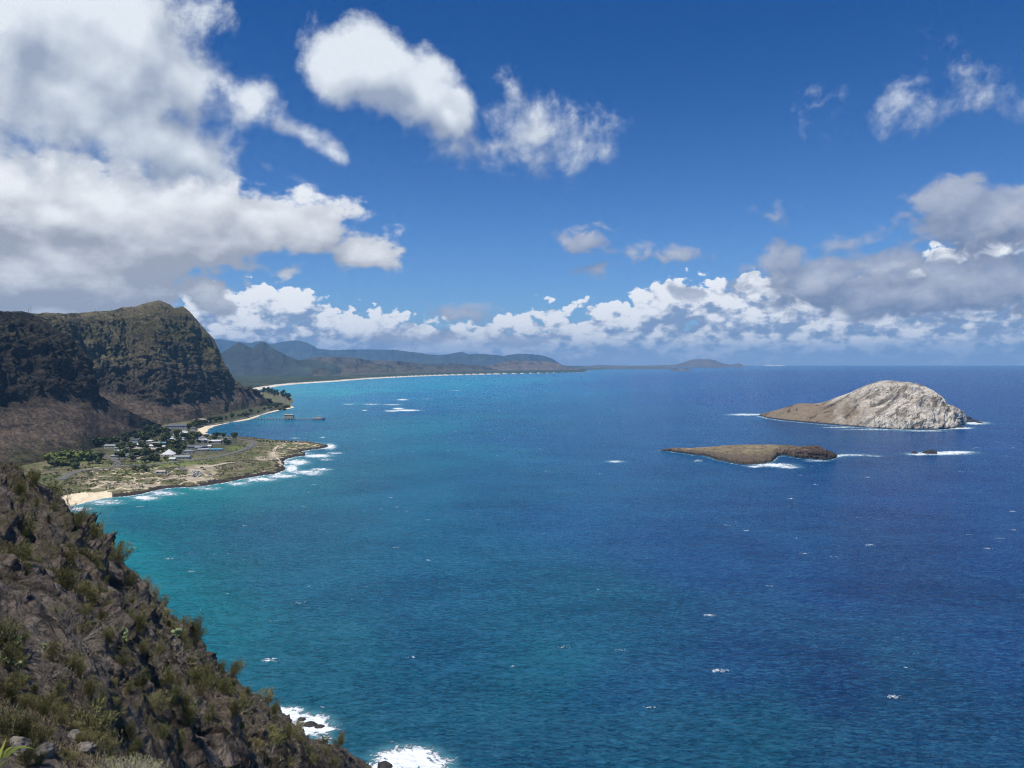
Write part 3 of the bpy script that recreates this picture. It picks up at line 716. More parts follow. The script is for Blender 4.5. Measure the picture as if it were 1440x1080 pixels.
G1, G2, G3, G4 = (.034,.040,.036), (.070,.064,.050), (.036,.048,.040), (.115,.092,.072)
hill(21000, [(250,474),(299,475),(330,479),(350,482),(366,478.5),(381,483),(397,480),(410,478),(420,478),(432,481),(440,485),(447,489),(467,492),(498,490.5),(529,491),(552,491),(568,493),(591,496),(605,498),(618,499),(632,497),(650,494),(665,501),(684,506.7),(700,502),(712,499),(728,497),(743,497),(766,499.7),(778,504.7),(789,512.5),(793,514)], G3, .75, 3, amp=.12)
hill(18500, [(560,496),(640,500),(670,497),(700,499),(720,503),(760,512),(800,514)], G3, .6, 14)
hill(9000, [(300,508),(305,500),(310,496),(318,491.5),(327,485.5),(334.5,480.5),(339,481),(344,484),(354,488.5),(359,484.5),(363.6,481.8),(371.4,479),(375,482),(379,485.5),(386,490),(393,494),(402,499),(412,503),(428,508.6),(450,514),(470,519)], G1, .42, 4, amp=.09)
hill(7600, [(396,513),(405,508),(416,506),(430,505),(443,506),(456,509),(467,512.5),(480,517)], G3, .35, 6)
hill([(412,8400),(560,9600),(640,11000),(710,12500)], [(412,508),(435.5,503),(455,501),(474.5,501.5),(498,502.5),(521,506),(540,507),(552,506.5),(568,508),(583,510),(611,512.5),(630,510.5),(650,512),(669,512.8),(690,515.5),(710,518)], G2, .3, 7, amp=.10)
hill([(440,7200),(560,8900),(640,10300),(700,11500)], [(440,519),(480,513),(520,511),(560,513.5),(600,515),(640,514),(680,516),(700,519)], (.075,.068,.045), .25, 8, amp=.12)
hill([(630,10600),(700,12000),(766,12600),(830,12900)], [(640,521),(661,518),(675,516.5),(688,514.3),(700,511),(712,508),(723,506.6),(738,507.2),(754,507.5),(768,507.6),(778,508.6),(784,511),(789,513.5),(797,515.6),(809,517),(818,519),(825,521.8)], G4, .45, 9, amp=.10)
hill(21000, [(820,515.2),(840,513),(870,513.8),(900,514.2),(940,513.2),(950.5,512.5),(958,510.5),(965,508.2),(970,506.5),(974,505.2),(984,504.8),(996,505),(1004.7,506),(1010,508.5),(1015.6,510.6),(1023,512.4),(1030,512.6),(1033.6,511.8),(1038,510.9),(1041,511.4),(1044.5,513.4),(1048,516)], G4, .5, 10, amp=.06, basez=0)
hill(27000, [(1074,514.6),(1077,512.9),(1083,512.8),(1090,513.4),(1100,513.4),(1105,514.8)], (.5,.48,.44), .5, 11, basez=0)
hill(12500, [(939,522.4),(943,520),(947,518.4),(950.5,517.2),(954,518.2),(958,520),(962,518.4),(965,517),(968,518.6),(972,522)], G4, .8, 12, basez=0, amp=.05)
hill(15500, [(800,517.6),(830,515.6),(850,516.2),(880,516.4),(930,516.2),(945,517.5)], (.09,.09,.07), .3, 13, basez=0)

# ================================================================= ISLANDS
def island_big():
    px = np.linspace(1066, 1356, 520); fr = np.interp(px, BIG_FRONT[:, 0], BIG_FRONT[:, 1])
    SIL = A([(1066,584),(1071,582),(1083,578.5),(1095,576),(1108,572),(1117,568.8),(1124,567.4),(1131,567),(1142,568),(1153,567),(1164,564),(1174.5,559.8),(1185,556),(1196,552),(1205,547.5),(1214,543.5),(1223,540),(1232,537.3),(1239,535.6),(1247,535),(1257,535.6),(1268,536.8),(1279,538),(1290,539.7),(1296,542),(1308,547.5),(1314,551.5),(1321,556.5),(1327,563),(1333,568.6),(1341,572),(1348,576.5),(1352,582),(1354,588),(1356,591)])
    cr = np.interp(px, SIL[:, 0], SIL[:, 1]) + fbm(np.c_[px/5, px*0, px*0], 3, .6)*.5
    ds = dz0(fr, -2.0); jit = fbm(np.c_[px/7, px*0, px*0+3], 4, .6)*14
    dep = np.interp(px, [1066,1100,1160,1240,1310,1345,1356], [10,70,150,190,130,50,8]); dc = ds + dep; zc = CAMZ - kk(cr)*dc
    rows = []; L = []
    exp = np.interp(px, [1066,1140,1200,1260,1356], [1.15,1.2,1.5,1.9,2.2])
    for t in np.r_[np.linspace(0, 1, 190), 1 + np.linspace(.04, 1, 40)]:
        if t <= 1: rows.append(Pdz(px, ds+dep*t+jit*(1-t)**8, -2 + (zc+2)*(1-(1-t)**exp)))
        else: rows.append(Pdz(px, dc+dep*1.25*(t-1), zc + (-2-zc)*(t-1)**2))
        L.append(t)
    P = np.stack(rows); L = A(L)[:, None]*np.ones((1, len(px)))
    th = radians(38); q = P.copy(); x = P[..., 0]*cos(th) + P[..., 2]*sin(th); zz = P[..., 2]*cos(th) - P[..., 0]*sin(th) + fbm(P/90, 3)*40
    q = np.stack([x*.22, P[..., 1]*.4, zz*1.1], -1)
    bare = np.clip((P[..., 0] - np.interp(P[..., 2], [0, 30, 110], [775, 800, 835]) + fbm(P/40, 4)*60)/60, 0, 1)
    f = np.clip(L/.06, 0, 1)*np.clip((.98-L)/.35, .03, 1)
    r = fbm(q/27, 4, .52, 31, ridge=True); g = fbm(P/12, 5, .62, 32)
    P = P + normals(smooth_rows(P, 10))*(f*(bare*(r*12.0 + g*1.6) + (1-bare)*g*1.4))[..., None]
    # a steep broken right-hand end
    tan_ = A([.66,.59,.48]); brown = A([.28,.215,.145]); grey = A([.30,.285,.25])
    b = bare[..., None]; c = brown*(1+.3*g[..., None])*(1-b) + tan_*b
    up = np.clip((P[..., 2]-88)/25 + g*1.2, 0, 1)[..., None]*b*.5; c = c*(1-up) + grey*up
    bp = np.clip(fbm(P/52, 5, .6, 40)*4 - .25, 0, 1)[..., None]*b*.75; c = c*(1-bp) + A([.235,.190,.150])*bp
    sh = np.clip((3.2-P[..., 2])/2, 0, 1)[..., None]; c = c*(1-sh) + A([.06,.05,.045])*sh
    me = mesh_grid('rocky_island', P, M_TUFF, {'tint': np.clip(c, 0, 1), 'bare': bare})
    put('rocky_island', me, 'large pale whale-backed rock island with a brown slope tapering to the left', 'island', kind=None)
island_big()
def island_low():
    px = np.linspace(929, 1176, 460)
    SIL = A([(929,632.8),(940,630.8),(951,629.6),(972,630.2),(990,628.8),(1003,628),(1015,626.6),(1030,625.8),(1044,625.3),(1066,625.2),(1088,625.2),(1103,625.8),(1117,626.6),(1122,628),(1130,627.4),(1138,626.8),(1145,626.2),(1151,627),(1156,629.5),(1160,632.6),(1167,634),(1172,636.5),(1176,640)])
    px_f = LOW_FRONT[:, 0]; pxs = np.maximum.accumulate(px_f)
    keep = np.r_[True, np.diff(pxs) > 0]; fr = np.interp(px, px_f[keep], LOW_FRONT[keep, 1])
    fr = fr + np.where((px > 1000) & (px < 1170), fbm(np.c_[px/7, px*0, px*0+3], 5, .65)*2.6, fbm(np.c_[px/8, px*0, px*0+3], 4, .6)*.5)
    zc = np.interp(px, [929,940,1000,1050,1110,1125,1145,1160,1172,1176], [1,4,8,10,11,13,17,13,6,0]); cr = np.interp(px, SIL[:, 0], SIL[:, 1])
    dc = (CAMZ-zc)/kk(cr); ds = np.minimum(dz0(fr, -1.0), dc-3); dep = dc-ds
    cl = np.interp(px, [929,990,1060,1085,1120,1176], [.40,.42,.36,.40,.62,.75])
    rows, L = [], []
    for t in np.r_[np.linspace(0, 1, 150), 1+np.linspace(.05, 1, 24)]:
        if t <= 1:
            s = 1/(1+np.exp(-(t-.10)*45)); s0 = 1/(1+np.exp(4.5))
            z = -1 + (zc+1)*(cl*np.clip((s-s0)/(1-s0), 0, 1) + (1-cl)*t)
            rows.append(Pdz(px, ds+dep*t, z))
        else: rows.append(Pdz(px, dc+40*(t-1), zc + (-2-zc)*(t-1)))
        L.append(t)
    P = np.stack(rows); L = A(L)[:, None]*np.ones((1, len(px)))
    g = fbm(P/7, 5, .62, 62); r = fbm(P*A([1, 1, 2.5])/9, 4, .6, 63, ridge=True)
    P = P + normals(smooth_rows(P, 3))*(np.clip(L/.03, 0, 1)*np.clip((1.04-L)/.5, .1, 1)*(g*3.2+r*2.6))[..., None]
    lava = np.clip((P[..., 0]-np.interp(P[..., 1], [1050, 1300], [400, 455]) + g*55)/50, 0, 1)[..., None]*np.clip(.35+P[..., 0]/400-.6+g, 0, 1)[..., None]
    edge = np.clip((.42 - L + g*.45)/.10, 0, 1)[..., None]
    n = fbm(P/22, 5, .6, 66)[..., None]
    c = A([.205,.160,.100])*(1+.9*n); gn = np.clip(fbm(P/16, 4, .6, 70)*3+.2, 0, 1)[..., None]*.5; c = c*(1-gn) + A([.17,.16,.085])*gn; bl = np.clip(fbm(P/9, 5, .65, 68)*5-.35, 0, 1)[..., None]*.75; c = c*(1-bl) + A([.07,.055,.042])*bl ; c = c*(1-edge) + A([.11,.085,.062])*(1+.4*g[..., None])*edge
    c = c*(1-lava) + A([.060,.040,.032])*(1+.5*g[..., None])*lava
    foot = np.clip((3.4+2.5*g-P[..., 2])/1.5, 0, 1)[..., None]; c = c*(1-foot*.8) + A([.04,.034,.03])*foot*.8
    me = mesh_grid('rocky_island', P, M_LAND, {'tint': np.clip(c, .01, 1)})
    put('rocky_island', me, 'low flat brown islet ending in a dark lava headland, nearer than the pale island', 'island')
island_low()
def sea_rock(px, py, w, h, seed, label, dep=.8, group=None, mat=None):
    c = Pz(px, py)[:3]; th = np.linspace(0, 2*pi, 28, endpoint=False); ph = np.linspace(0, pi/2, 10)
    T_, H_ = np.meshgrid(th, ph); q = np.stack([np.cos(T_)*np.cos(H_), np.sin(T_)*np.cos(H_)*dep, np.sin(H_)*h/w*2], -1)
    r = 1 + .35*fbm(q*1.6 + seed, 4, .6) + .12*fbm(q*5 + seed, 3); P = q*r[..., None]*w/2; P[0, :, 2] = -1
    P = np.concatenate([P, P[:, :1]], 1)
    me = mesh_grid('sea_rock', P, mat or M_WETROCK, smooth=False)
    put('sea_rock', me, label, 'rock', group, loc=(c[0], c[1], 0))
def w_at(px, py, wpx): return wpx/F0*float(dz0(py))
sea_rock(1286, 637.5, w_at(0,637,9), 3.2, 1, 'small black rock breaking the long white foam line below the pale island')
sea_rock(1308, 637.5, w_at(0,637,20), 6.0, 2, 'larger black rock in the middle of the long white foam streak')
sea_rock(1366, 593, w_at(0,595,24), 5.0, 3, 'dark flat rock ledge off the right end of the pale island', .5)
sea_rock(1361, 589, w_at(0,595,14), 6.0, 4, 'dark stub of rock right behind the ledge at the pale island', .5)
sea_rock(1344, 601, w_at(0,600,22), 4.0, 5, 'black wave-washed rock at the near foot of the pale island cliff', .5)
sea_rock(1378, 595, w_at(0,595,10), 2.6, 6, 'outermost little black rock in the foam right of the pale island', .5)
sea_rock(1163, 636, w_at(0,640,7), 4.0, 7, 'small black stack just off the lava headland of the low islet')
sea_rock(1170, 637.5, w_at(0,640,6), 2.4, 8, 'tiny outer black rock beside the stack of the low islet')
sea_rock(436, 1019, 5.5, .9, 11, 'black rock awash in white surf below the near slope')
sea_rock(449, 1022, 4, .7, 12, 'low black rock at the right edge of the surf below the slope')
sea_rock(424, 1012, 3.5, .8, 13, 'small black rock in the surf nearest the slope edge')
sea_rock(541, 1079, 6, 1.8, 14, 'dark pointed rock in the surf at the bottom of the view')

# ================================================================= ROADS, PIER, HAMLET
M_ASPH = plain('asphalt', (.125, .12, .11), .9, .2, .3); M_CONC = plain('weathered_concrete', (.33, .31, .28), .85, .25, .6)
M_SANDY = plain('sandy_track', (.46, .38, .27), .95, .2, .4); M_LINE = plain('road_paint', (.62, .60, .52), .8, .1, 1)
def gz(XY):
    XY = A(XY, float).reshape(-1, 2); return plain_height(XY, dist_poly(XY, COASTR), inside(XY, LANDPOLY))
def strip(name, pts, width, mat, lift=.35, step=6):
    W = Pz(A(pts)[:, 0], A(pts)[:, 1], 5.0)[:, :2]
    seg = np.linalg.norm(np.diff(W, axis=0), axis=1); L = np.r_[0, np.cumsum(seg)]; n = max(3, int(L[-1]/step))
    t = np.linspace(0, L[-1], n); C_ = np.stack([np.interp(t, L, W[:, 0]), np.interp(t, L, W[:, 1])], -1)
    for _ in range(8): C_[1:-1] = (C_[:-2] + 2*C_[1:-1] + C_[2:])/4
    T_ = np.gradient(C_, axis=0); T_ /= np.linalg.norm(T_, axis=1)[:, None]; N_ = np.stack([-T_[:, 1], T_[:, 0]], -1)
    offs = np.linspace(-1, 1, 5); G_ = C_[None] + N_[None]*offs[:, None, None]*width/2
    zc = gz(C_); z = np.maximum(gz(G_.reshape(-1, 2)).reshape(5, -1), zc[None]) ; z = z.max(0)[None] + lift + 0*z
    P = np.concatenate([G_, z[..., None]], -1)
    P = np.concatenate([P[:1]*1 - A([0, 0, 1.4]), P, P[-1:] - A([0, 0, 1.4])], 0)
    me = mesh_grid(name, P, mat, smooth=False); put(name, me, kind='structure'); return C_, z[0]
ROAD = [(84,678),(100,668),(118,664),(140,661),(160,660),(185,656.5),(220,654.5),(262,650.5),(300,645.5),(328,639.5),(345,634),(354,629.5),(358,625.5),(354,621.5),(343,618.5),(322,616),(300,613.5),(282,609.5),(271,604.5),(270,601.5),(276,598.8),(288,597),(303,594.6),(330,589.5),(350,585),(372,578.5),(388,571),(396,566),(399,562),(394,558.6)]
rc, rz = strip('road', ROAD, 10, M_ASPH)
strip('road', [(163,659.3),(166,654),(160,648),(150,643),(140,641),(128,643)], 9, M_ASPH, .42)
strip('road', [(239,615),(237,607),(240,601),(252,597.5)], 8, M_ASPH, .40)
strip('path', [(262,664),(250,660),(243,659)], 7, M_ASPH, .40)
strip('path', [(216,676),(240,672.5),(262,669.5),(276,667)], 5, M_SANDY, .38)
strip('path', [(276,661.5),(296,658),(316,653.8),(330,651.5)], 9, M_SANDY, .44)
strip('path', [(396,652),(391,644),(384,638),(385,632),(393,627)], 6, M_SANDY, .4)
strip('path', [(378,645),(388,643),(399,640)], 4, M_SANDY, .46)
strip('path', [(376,659),(366,662),(352,664)], 4, M_SANDY, .4)
def coat(XYp, name): pass

M_WALLS = [plain('wall_white', (.50,.49,.46), .8, .06, .5), plain('wall_cream', (.56,.50,.40), .8, .1, .5), plain('wall_grey', (.36,.37,.37), .8, .1, .5), plain('wall_blue', (.14,.34,.50), .8, .1, .5)]
M_ROOFS = [plain('roof_white', (.55,.55,.54), .6, .08, .4), plain('roof_grey', (.22,.23,.24), .8, .2, .4), plain('roof_tan', (.36,.30,.24), .8, .2, .4), plain('roof_blue', (.16,.42,.60), .6, .1, .4), plain('roof_slate', (.11,.115,.125), .7, .2, .4)]
M_GLASS = plain('window_glass', (.03,.04,.05), .15, .1, 1, spec=.6); M_DOOR = plain('door_wood', (.12,.08,.05), .7, .2, 1)
M_TRIM = plain('trim', (.6,.6,.58), .7, .05, 1)
def house(px, py, w, dep, h, wall, roof, kind, rz, label, rh=2.0, group='buildings of the shore hamlet'):
    c = Pz(px, py, 5.0); z = float(gz([[c[0], c[1]]])[0]) - .2
    root = put('house', None, label, 'house', group, loc=(c[0], c[1], z), rz=rz)
    hw, hd = w/2, dep/2
    b = MB(); b.box(-hw, -hd, -1.5, hw, hd, h)
    put('wall', b.mesh('wall', M_WALLS[wall]), parent=root)
    o = .6; r = MB()
    if kind == 'gable':
        for s_ in (-1, 1):
            r.add([(-hw-o, s_*(hd+o), h-.15), (hw+o, s_*(hd+o), h-.15), (hw+o, 0, h+rh), (-hw-o, 0, h+rh), (-hw-o, s_*(hd+o), h+.1), (hw+o, s_*(hd+o), h+.1), (hw+o, 0, h+rh+.25), (-hw-o, 0, h+rh+.25)],
                  [(0,1,2,3),(4,5,6,7),(0,1,5,4),(1,2,6,5),(3,0,4,7)])
        for s_ in (-1, 1):
            g = MB(); g.add([(s_*hw*.995, -hd, h), (s_*hw*.995, hd, h), (s_*hw*.995, 0, h+rh)], [(0,1,2)]); put('gable', g.mesh('gable', M_WALLS[wall]), parent=root)
    elif kind == 'hip':
        q = max(0, hw-hd)
        r.add([(-hw-o,-hd-o,h+.003),(hw+o,-hd-o,h+.003),(hw+o,hd+o,h+.003),(-hw-o,hd+o,h+.003),(-q-.05,0,h+rh),(q+.05,0,h+rh),(-hw-o,-hd-o,h+.25),(hw+o,-hd-o,h+.25),(hw+o,hd+o,h+.25),(-hw-o,hd+o,h+.25)],
              [(0,3,2,1),(0,1,7,6),(1,2,8,7),(2,3,9,8),(3,0,6,9),(6,7,5,4),(8,9,4,5),(7,8,5),(9,6,4)])
    elif kind == 'tent':
        n = 14; v = [(0, 0, h+rh)]; f = []
        for k in range(n):
            a = 2*pi*k/n; v.append((hw*1.08*cos(a), hd*1.08*sin(a), h+.05)); v.append((hw*.5*cos(a+pi/n), hd*.5*sin(a+pi/n), h+rh*.52))
        for k in range(n):
            i, j, m_, m0 = 1+2*k, 1+2*((k+1) % n), 2+2*k, 2+2*((k-1) % n); f += [(0, m0, m_), (m0, i, m_), (i, j, m_)]
        r.add(v, f)
    else:
        r.box(-hw-o, -hd-o, h+.003, hw+o, hd+o, h+.45)
        r.box(-hw*.3, -hd*.3, h+.453, hw*.1, hd*.2, h+1.3)
    put('roof', r.mesh('roof', M_ROOFS[roof]), parent=root)
    k = max(2, int(w/5))
    for i in range(k):
        x = -hw + (i+.5)*w/k
        if i == k//2:
            d = MB(); d.box(x-.55, -hd-.06, 0, x+.55, -hd+.02, 2.1); dm = put('door', d.mesh('door', M_DOOR), parent=root)
        else:
            for z0 in ([1.0] if h < 5 else [1.0, h-2.2]):
                d = MB(); d.box(x-.8, -hd-.05, z0, x+.8, -hd+.02, z0+1.2); wd = put('window', d.mesh('window', M_GLASS), parent=root)
    for s_ in (-1, 1):
        d = MB(); d.box(s_*hw-.05, -.8, 1.0, s_*hw+.05, .8, 2.2); put('window', d.mesh('window', M_GLASS), parent=root)
    return root
HOUSES = [
 (238,643,23,20,3.0,0,0,'tent',.1,'white pointed tent-like pavilion roof, the brightest building in the middle of the hamlet',7.5),
 (229,628,15,10,5,3,3,'flat',.2,'bright blue flat-roofed building beside the white ones at the back of the hamlet',1),
 (219,628,13,10,5,0,0,'flat',.25,'white boxy building just left of the bright blue one',1),
 (211,625.5,12,9,4.5,0,0,'hip',.2,'white hip-roofed house behind and left of the bright blue building',2),
 (191,627,12,10,9,2,1,'flat',.1,'tall grey block at the left back of the hamlet',1),
 (197,630,12,8,4,0,0,'gable',.1,'white gabled house at the foot of the tall grey block',2),
 (173,634.5,26,12,4,1,0,'flat',.05,'long white flat roof at the left of the hamlet, the farther of two',1),
 (174,639.5,18,12,4,0,0,'hip',.05,'white house in front of the long white flat roof',2.2),
 (181,646,36,13,4,2,1,'flat',0.02,'long grey flat roof at the left front of the hamlet',1),
 (208,649.5,32,15,4,1,2,'hip',.05,'broad tan hip-roofed hall at the front of the hamlet',2.8),
 (243,649.5,9,7,3,0,0,'gable',.1,'small white gabled shed in front of the white pointed pavilion',1.6),
 (257,647,24,12,3.5,2,1,'gable',.15,'long grey gabled building right of the white pointed pavilion',2.2),
 (283,623.5,20,10,4,0,0,'gable',.3,'white gabled house at the right back of the hamlet',2.2),
 (302,625,24,11,4.5,0,0,'hip',.3,'white hip-roofed building at the right end of the hamlet',2.2),
 (316,624,22,12,5,2,1,'hip',.3,'grey building at the far right end of the hamlet beside the lawn',2.5),
 (286,636,18,9,3.5,0,0,'flat',.2,'low white flat-roofed building left of the bright lawn',1),
 (304,635.5,20,10,3,0,3,'flat',.2,'low pale building with a blue-white roof next to the bright lawn',1),
 (278,632,34,12,4,2,4,'gable',.25,'long dark grey roof right of the hamlet centre',2.4),
 (249,602.5,50,26,6,2,4,'hip',.35,'largest dark hip roof at the very back of the hamlet below the mountain',4.0),
 (254,609,24,12,4,2,1,'gable',.3,'grey gabled house in front of the largest dark roof',2.2),
 (259,612,14,9,4.5,0,0,'gable',.3,'white gabled house beside the back parking strip',2.2),
 (249,616,14,9,4,0,0,'hip',.3,'white hip-roofed house left of the back parking strip',2.0),
 (240,619.5,16,9,4,0,1,'gable',.3,'white house with a grey roof in the trees at the back of the hamlet',2.0),
 (252,622.5,18,9,3.5,0,0,'flat',.3,'long low white roof in the trees behind the hamlet centre',1),
 (281,593,34,14,4,1,2,'hip',.5,'tan-roofed house by the road behind the small bay beach',2.5),
 (290,594.5,12,9,3.5,0,0,'gable',.5,'small white house by the road behind the small bay beach',2),
 (160,644.5,7,6,3,0,0,'flat',.1,'tiny white hut at the left edge of the hamlet by the side road',1),
 (156,632,20,10,4,1,1,'gable',.0,'grey-roofed house in the trees at the far left of the hamlet',2.2),
 (206,641,9,7,4,0,0,'gable',.1,'small white gabled house left of the pointed pavilion',2),
 (227,668,13,7,2.8,1,2,'gable',.05,'brown-roofed beach hut on the scrub left of the car park',1.8),
 (107,645,18,9,3.5,1,1,'gable',.1,'grey house alone under the talus slope left of the hamlet',2.2),
 (222,636,14,9,4,0,1,'hip',.2,'white house with a grey roof behind the pointed pavilion',2.0),
 (265,640,16,9,4,0,1,'hip',.2,'grey-roofed white house in the trees right of the pointed pavilion',2.0),
 (194,636,14,9,4,1,2,'hip',.1,'tan-roofed cream house in the trees at the left of the hamlet',2.0),
 (233,633,10,8,4,0,0,'gable',.2,'white gable just in front of the bright blue building',2.0)]
for hh in HOUSES: house(hh[0], hh[1], hh[2]*.88, hh[3]*.9, *hh[4:])

rr_ = np.random.default_rng(41)
for i in range(18):
    px = rr_.uniform(172, 300); py = np.interp(px, [172, 250, 300], [636, 626, 624]) + rr_.uniform(-8, 12)
    house(px, py, rr_.uniform(8, 12), rr_.uniform(6, 8), 3.6, int(rr_.integers(0, 3)), int(rr_.choice([1, 2, 4, 0])), ['gable', 'hip'][i % 2], rr_.uniform(-.3, .6), 'small house half hidden among the garden trees of the hamlet', 1.8, 'small houses in the hamlet trees')
# cars ------------------------------------------------------------
def car_meshes():
    b = MB(); prof = [(-2.2,.35),(-2.25,.75),(-2.1,.95),(-1.2,1.0),(1.0,.98),(2.0,.85),(2.25,.65),(2.2,.35)]
    v = [(x, s_*.88, z) for s_ in (-1, 1) for x, z in prof]; n = len(prof)
    b.add(v, [tuple(range(n-1, -1, -1)), tuple(range(n, 2*n))] + [(i, (i+1) % n, n+(i+1) % n, n+i) for i in range(n)])
    c = MB(); v = [(-1.75,-.8,.99),(1.0,-.8,.99),(1.0,.8,.99),(-1.75,.8,.99),(-1.3,-.66,1.48),(.35,-.66,1.48),(.35,.66,1.48),(-1.3,.66,1.48)]
    c.add(v, [(0,1,5,4),(1,2,6,5),(2,3,7,6),(3,0,4,7)])
    r = MB(); r.add([(-1.3,-.66,1.481),(.35,-.66,1.481),(.35,.66,1.481),(-1.3,.66,1.481),(-1.2,-.6,1.54),(.25,-.6,1.54),(.25,.6,1.54),(-1.2,.6,1.54)], [(0,3,2,1),(4,5,6,7),(0,1,5,4),(1,2,6,5),(2,3,7,6),(3,0,4,7)])
    w = MB(); w.tube([(0,-.1,0),(0,.1,0)], [.33,.33], 12)
    return b, c, r, w
CB, CC, CR, CWH = car_meshes()
M_TYRE = plain('tyre', (.02,.02,.02), .8, .1, 1)
CARM = {k: plain('car_paint_'+k, c, .35, .03, 1, spec=.5) for k, c in dict(white=(.75,.75,.74), silver=(.42,.43,.44), black=(.02,.02,.022), blue=(.05,.12,.28), red=(.35,.04,.03)).items()}
cw_me = CC.mesh('car_windows', M_GLASS); wh_me = CWH.mesh('wheel', M_TYRE, True); bodies = {k: CB.mesh('car_body', m) for k, m in CARM.items()}; roofs = {k: CR.mesh('car_roof', m) for k, m in CARM.items()}
def car(px, py, colour, rz, label, group):
    c = Pz(px, py, 5.0); z = float(gz([[c[0], c[1]]])[0]) + .42
    r = put('parked_car', None, label, 'car', group, loc=(c[0], c[1], z), rz=rz)
    put('body', bodies[colour], parent=r); put('window', cw_me, parent=r); put('roof', roofs[colour], parent=r)
    for x in (-1.4, 1.4):
        for y in (-.8, .8): put('wheel', wh_me, parent=r, loc=(x, y, .33))
for i, (px, py, k, a) in enumerate([(270,665.5,'white',.3),(272,666.5,'white',.3),(274.5,665.2,'silver',.3),(276.5,666.3,'white',.3),(279,665.5,'blue',.3),(281.5,666.6,'white',.3),
        (271,669.5,'silver',.35),(273.5,670,'black',.35),(276,669.2,'white',.35),(279,669.8,'white',.35),(282,668.8,'silver',.35),(274,667.9,'white',.3),(278,667.7,'silver',.3),(284,667.6,'white',.3)]):
    car(px, py, k, a+1.2, {'white': 'white car among those parked together on the sandy beach car park', 'silver': 'silver car among those parked together on the sandy beach car park', 'blue': 'the one blue car in the sandy beach car park', 'black': 'the one black car parked among the white ones in the beach car park'}[k], 'cars in the beach car park')
car(284,661,'black',.9,'dark car parked off at the top edge of the sandy car park','cars on the shore road'); car(287.5,663,'black',.2,'dark car right of the cluster, beside the sandy track','cars on the shore road')
car(294,668.5,'white',.1,'lone white car parked right of the cluster on the scrub','cars on the shore road'); car(295.5,667.2,'black',.1,'dark car next to the lone white car right of the cluster','cars on the shore road')
car(354,630,'white',1.2,'white car driving on the bend of the shore road','cars on the shore road'); car(357.5,626.4,'black',1.6,'dark car at the tip of the road bend','cars on the shore road')
car(349,632,'silver',.8,'silver car approaching the road bend','cars on the shore road')
for i in range(10):
    car(246+i*1.5, 606.5+i*.95, ['white','silver','white','black','white'][i % 5], .5, {'white':'white car in the row by the largest dark roof at the back of the hamlet','silver':'silver car in the row by the largest dark roof at the back','black':'black car in the row by the largest dark roof at the back'}[['white','silver','white','black','white'][i % 5]], 'cars parked at the back of the hamlet')

# trees -----------------------------------------------------------
def leaf_mat(name, a, b_):
    m, nt, b = newmat(name); oi = nt.nodes.new('ShaderNodeObjectInfo'); g = geo(nt)
    n = noise(nt, g.outputs['Position'], 1.2, 3, .6)
    c = mix(nt, V(nt, oi.outputs['Random']), a, b_)
    c = mix(nt, n.ss(.3, .7), mix(nt, 1.0, c, (.6, .6, .6), 'MULTIPLY'), mix(nt, 1.0, c, (1.4, 1.4, 1.3), 'MULTIPLY'))
    setin(nt, b.inputs['Base Color'], c); b.inputs['Roughness'].default_value = .75; b.inputs['Specular IOR Level'].default_value = .2
    return m
M_BARK = plain('bark', (.11,.085,.065), .9, .3, 2); M_LEAF = leaf_mat('tree_leaves', (.038,.056,.022), (.085,.10,.036)); M_LEAFY = leaf_mat('yellow_green_leaves', (.12,.15,.035), (.17,.19,.05))
M_IRON = leaf_mat('dark_needles', (.026,.036,.018), (.045,.055,.025)); M_PALM = leaf_mat('palm_leaves', (.05,.07,.025), (.08,.10,.035))
def clump_crown(seed, R0, H, n, leaf, nb=6, base=.35):
    r = np.random.default_rng(seed); m = MB()
    cs = [(r.uniform(-.5,.5)*R0, r.uniform(-.5,.5)*R0, H*(base + r.uniform(.1, .5)), R0*r.uniform(.35,.65)) for _ in range(nb)]
    for i in range(n):
        cx, cy, cz, cr = cs[i % nb]; d = r.normal(size=3); d /= np.linalg.norm(d); rad = cr*r.uniform(.55, 1.08)**.6
        p = A([cx, cy, cz]) + d*rad*A([1, 1, .75]); a = np.cross(d + r.normal(size=3)*.5, (0,0,1)); a /= np.linalg.norm(a)+1e-6
        b_ = np.cross(a, d + r.normal(size=3)*.6); b_ /= np.linalg.norm(b_)+1e-6; s_ = leaf*r.uniform(.5, 1.3)
        m.add([p-a*s_-b_*s_*.3, p+a*s_*.7-b_*s_, p+a*s_*.5+b_*s_*.8, p-a*s_*.6+b_*s_], [(0,1,2,3)])
    return m, cs
def tree_variant(seed, R0, H, n, leaf, mat, base=.35, nb=6):
    m, cs = clump_crown(seed, R0, H, n, leaf, nb, base); t = MB()
    t.tube([(0,0,-.8),(.05*R0,0,H*.25),(0,.05*R0,H*.55)], [.30,.24,.14], 6)
    for c in cs: t.tube([(0.03*R0,0,H*.28),(c[0]*.5,c[1]*.5,(H*.28+c[2])/2+.3),(c[0],c[1],c[2])], [.16,.11,.05], 4)
    return m.mesh('crown', mat), t.mesh('trunk', M_BARK)
TV = {'broad': [tree_variant(100+i, 4.2, 6.5, 260, .85, M_LEAF) for i in range(5)], 'yellow': [tree_variant(120+i, 4.8, 5.5, 260, .9, M_LEAFY) for i in range(3)],
      'iron': [tree_variant(140+i, 3.0, 11, 300, .9, M_IRON, .3, 9) for i in range(4)], 'bush': [tree_variant(160+i, 3.4, 3.6, 200, .7, M_LEAF, .1) for i in range(3)]}
